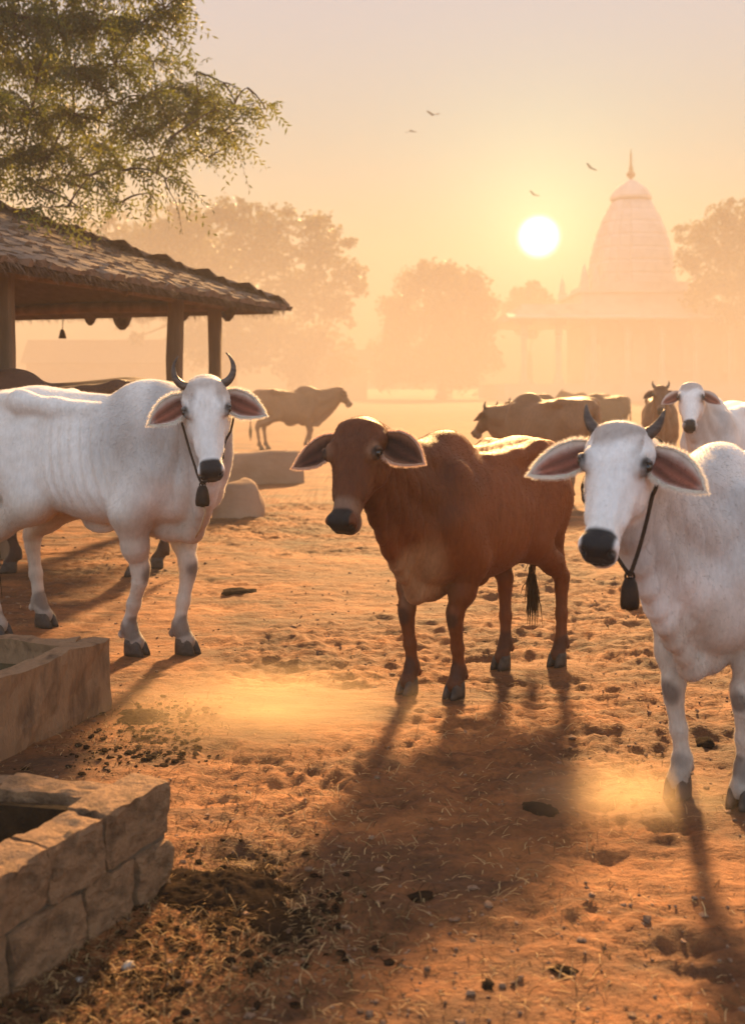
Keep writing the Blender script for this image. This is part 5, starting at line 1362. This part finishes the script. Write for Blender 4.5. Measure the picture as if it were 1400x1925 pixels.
# ================================================================== haze
hz = MB(); hz.box((0, 120, 17.0), (420, 270, 36.0)); hm, hnt, hb_ = new_mat('haze'); hnt.nodes.remove(hb_)
pv_ = node(hnt, 'ShaderNodeVolumePrincipled'); pv_.inputs['Color'].default_value = (0.74, 0.65, 0.56, 1); pv_.inputs['Density'].default_value = 0.0032; pv_.inputs['Anisotropy'].default_value = 0.0
hnt.links.new(pv_.outputs[0], hnt.nodes['Material Output'].inputs['Volume'])
ho = hz.build('haze', hm); tag(ho, 'golden dusty haze hanging over the yard', 'haze', kind='stuff')

# low puffs of lit dust drifting over the ground
def dust_puff(x, y, rx, ry, rz, dens, label):
    mb = MB(); mb.lathe((0, 0, 0), [(max(math.sin(a), 1e-3), -math.cos(a)) for a in np.linspace(0, np.pi, 11)], 20)
    m, nt, b = new_mat('dust'); nt.nodes.remove(b)
    tcn = node(nt, 'ShaderNodeTexCoord'); g = node(nt, 'ShaderNodeTexGradient', gradient_type='SPHERICAL'); nt.links.new(tcn.outputs['Object'], g.inputs[0])
    nz = noise(nt, 2.2, 3, 0.6)
    p1 = node(nt, 'ShaderNodeMath', operation='POWER'); nt.links.new(g.outputs['Fac'], p1.inputs[0]); p1.inputs[1].default_value = 1.6
    p2 = node(nt, 'ShaderNodeMath', operation='MULTIPLY'); nt.links.new(p1.outputs[0], p2.inputs[0]); nt.links.new(nz, p2.inputs[1])
    p3 = node(nt, 'ShaderNodeMath', operation='MULTIPLY'); nt.links.new(p2.outputs[0], p3.inputs[0]); p3.inputs[1].default_value = dens
    v_ = node(nt, 'ShaderNodeVolumePrincipled'); v_.inputs['Color'].default_value = (0.94, 0.74, 0.50, 1); v_.inputs['Anisotropy'].default_value = 0.45
    nt.links.new(p3.outputs[0], v_.inputs['Density']); nt.links.new(v_.outputs[0], nt.nodes['Material Output'].inputs['Volume'])
    o = mb.build('dust_cloud', m); o.location = (x, y, 0.05); o.scale = (rx, ry, rz); tag(o, label, 'dust', kind='stuff')
dust_puff(-0.48, 4.85, 0.90, 0.75, 0.17, 3.6, 'glowing dust drifting low over the ground in front of the left cow')
dust_puff(0.88, 3.80, 0.48, 0.34, 0.13, 6.5, 'small puff of dust at the right white cow\'s hoof')

# bank of dust raised by the herd, lying over the far side of the yard: a flat dome that thins out towards the camera
mb = MB(); mb.lathe((0, 0, 0), [(max(math.sin(a), 1e-3), -math.cos(a)) for a in np.linspace(0, np.pi, 33)], 64)
dm, dnt, db_ = new_mat('dust_bank'); dnt.nodes.remove(db_)
dv_ = node(dnt, 'ShaderNodeVolumePrincipled'); dv_.inputs['Color'].default_value = (0.70, 0.62, 0.50, 1); dv_.inputs['Anisotropy'].default_value = 0.0
tcn = node(dnt, 'ShaderNodeTexCoord'); gr_ = node(dnt, 'ShaderNodeTexGradient', gradient_type='SPHERICAL'); dnt.links.new(tcn.outputs['Object'], gr_.inputs[0])
mu_ = node(dnt, 'ShaderNodeMath', operation='MULTIPLY'); dnt.links.new(gr_.outputs['Fac'], mu_.inputs[0]); mu_.inputs[1].default_value = 0.023
dnt.links.new(mu_.outputs[0], dv_.inputs['Density'])
dnt.links.new(dv_.outputs[0], dnt.nodes['Material Output'].inputs['Volume'])
o = mb.build('dust_cloud', dm); o.location = (0, 62, 0); o.scale = (140, 60, 12.5); tag(o, 'bank of golden dust hanging low over the far side of the yard', 'dust', kind='stuff')
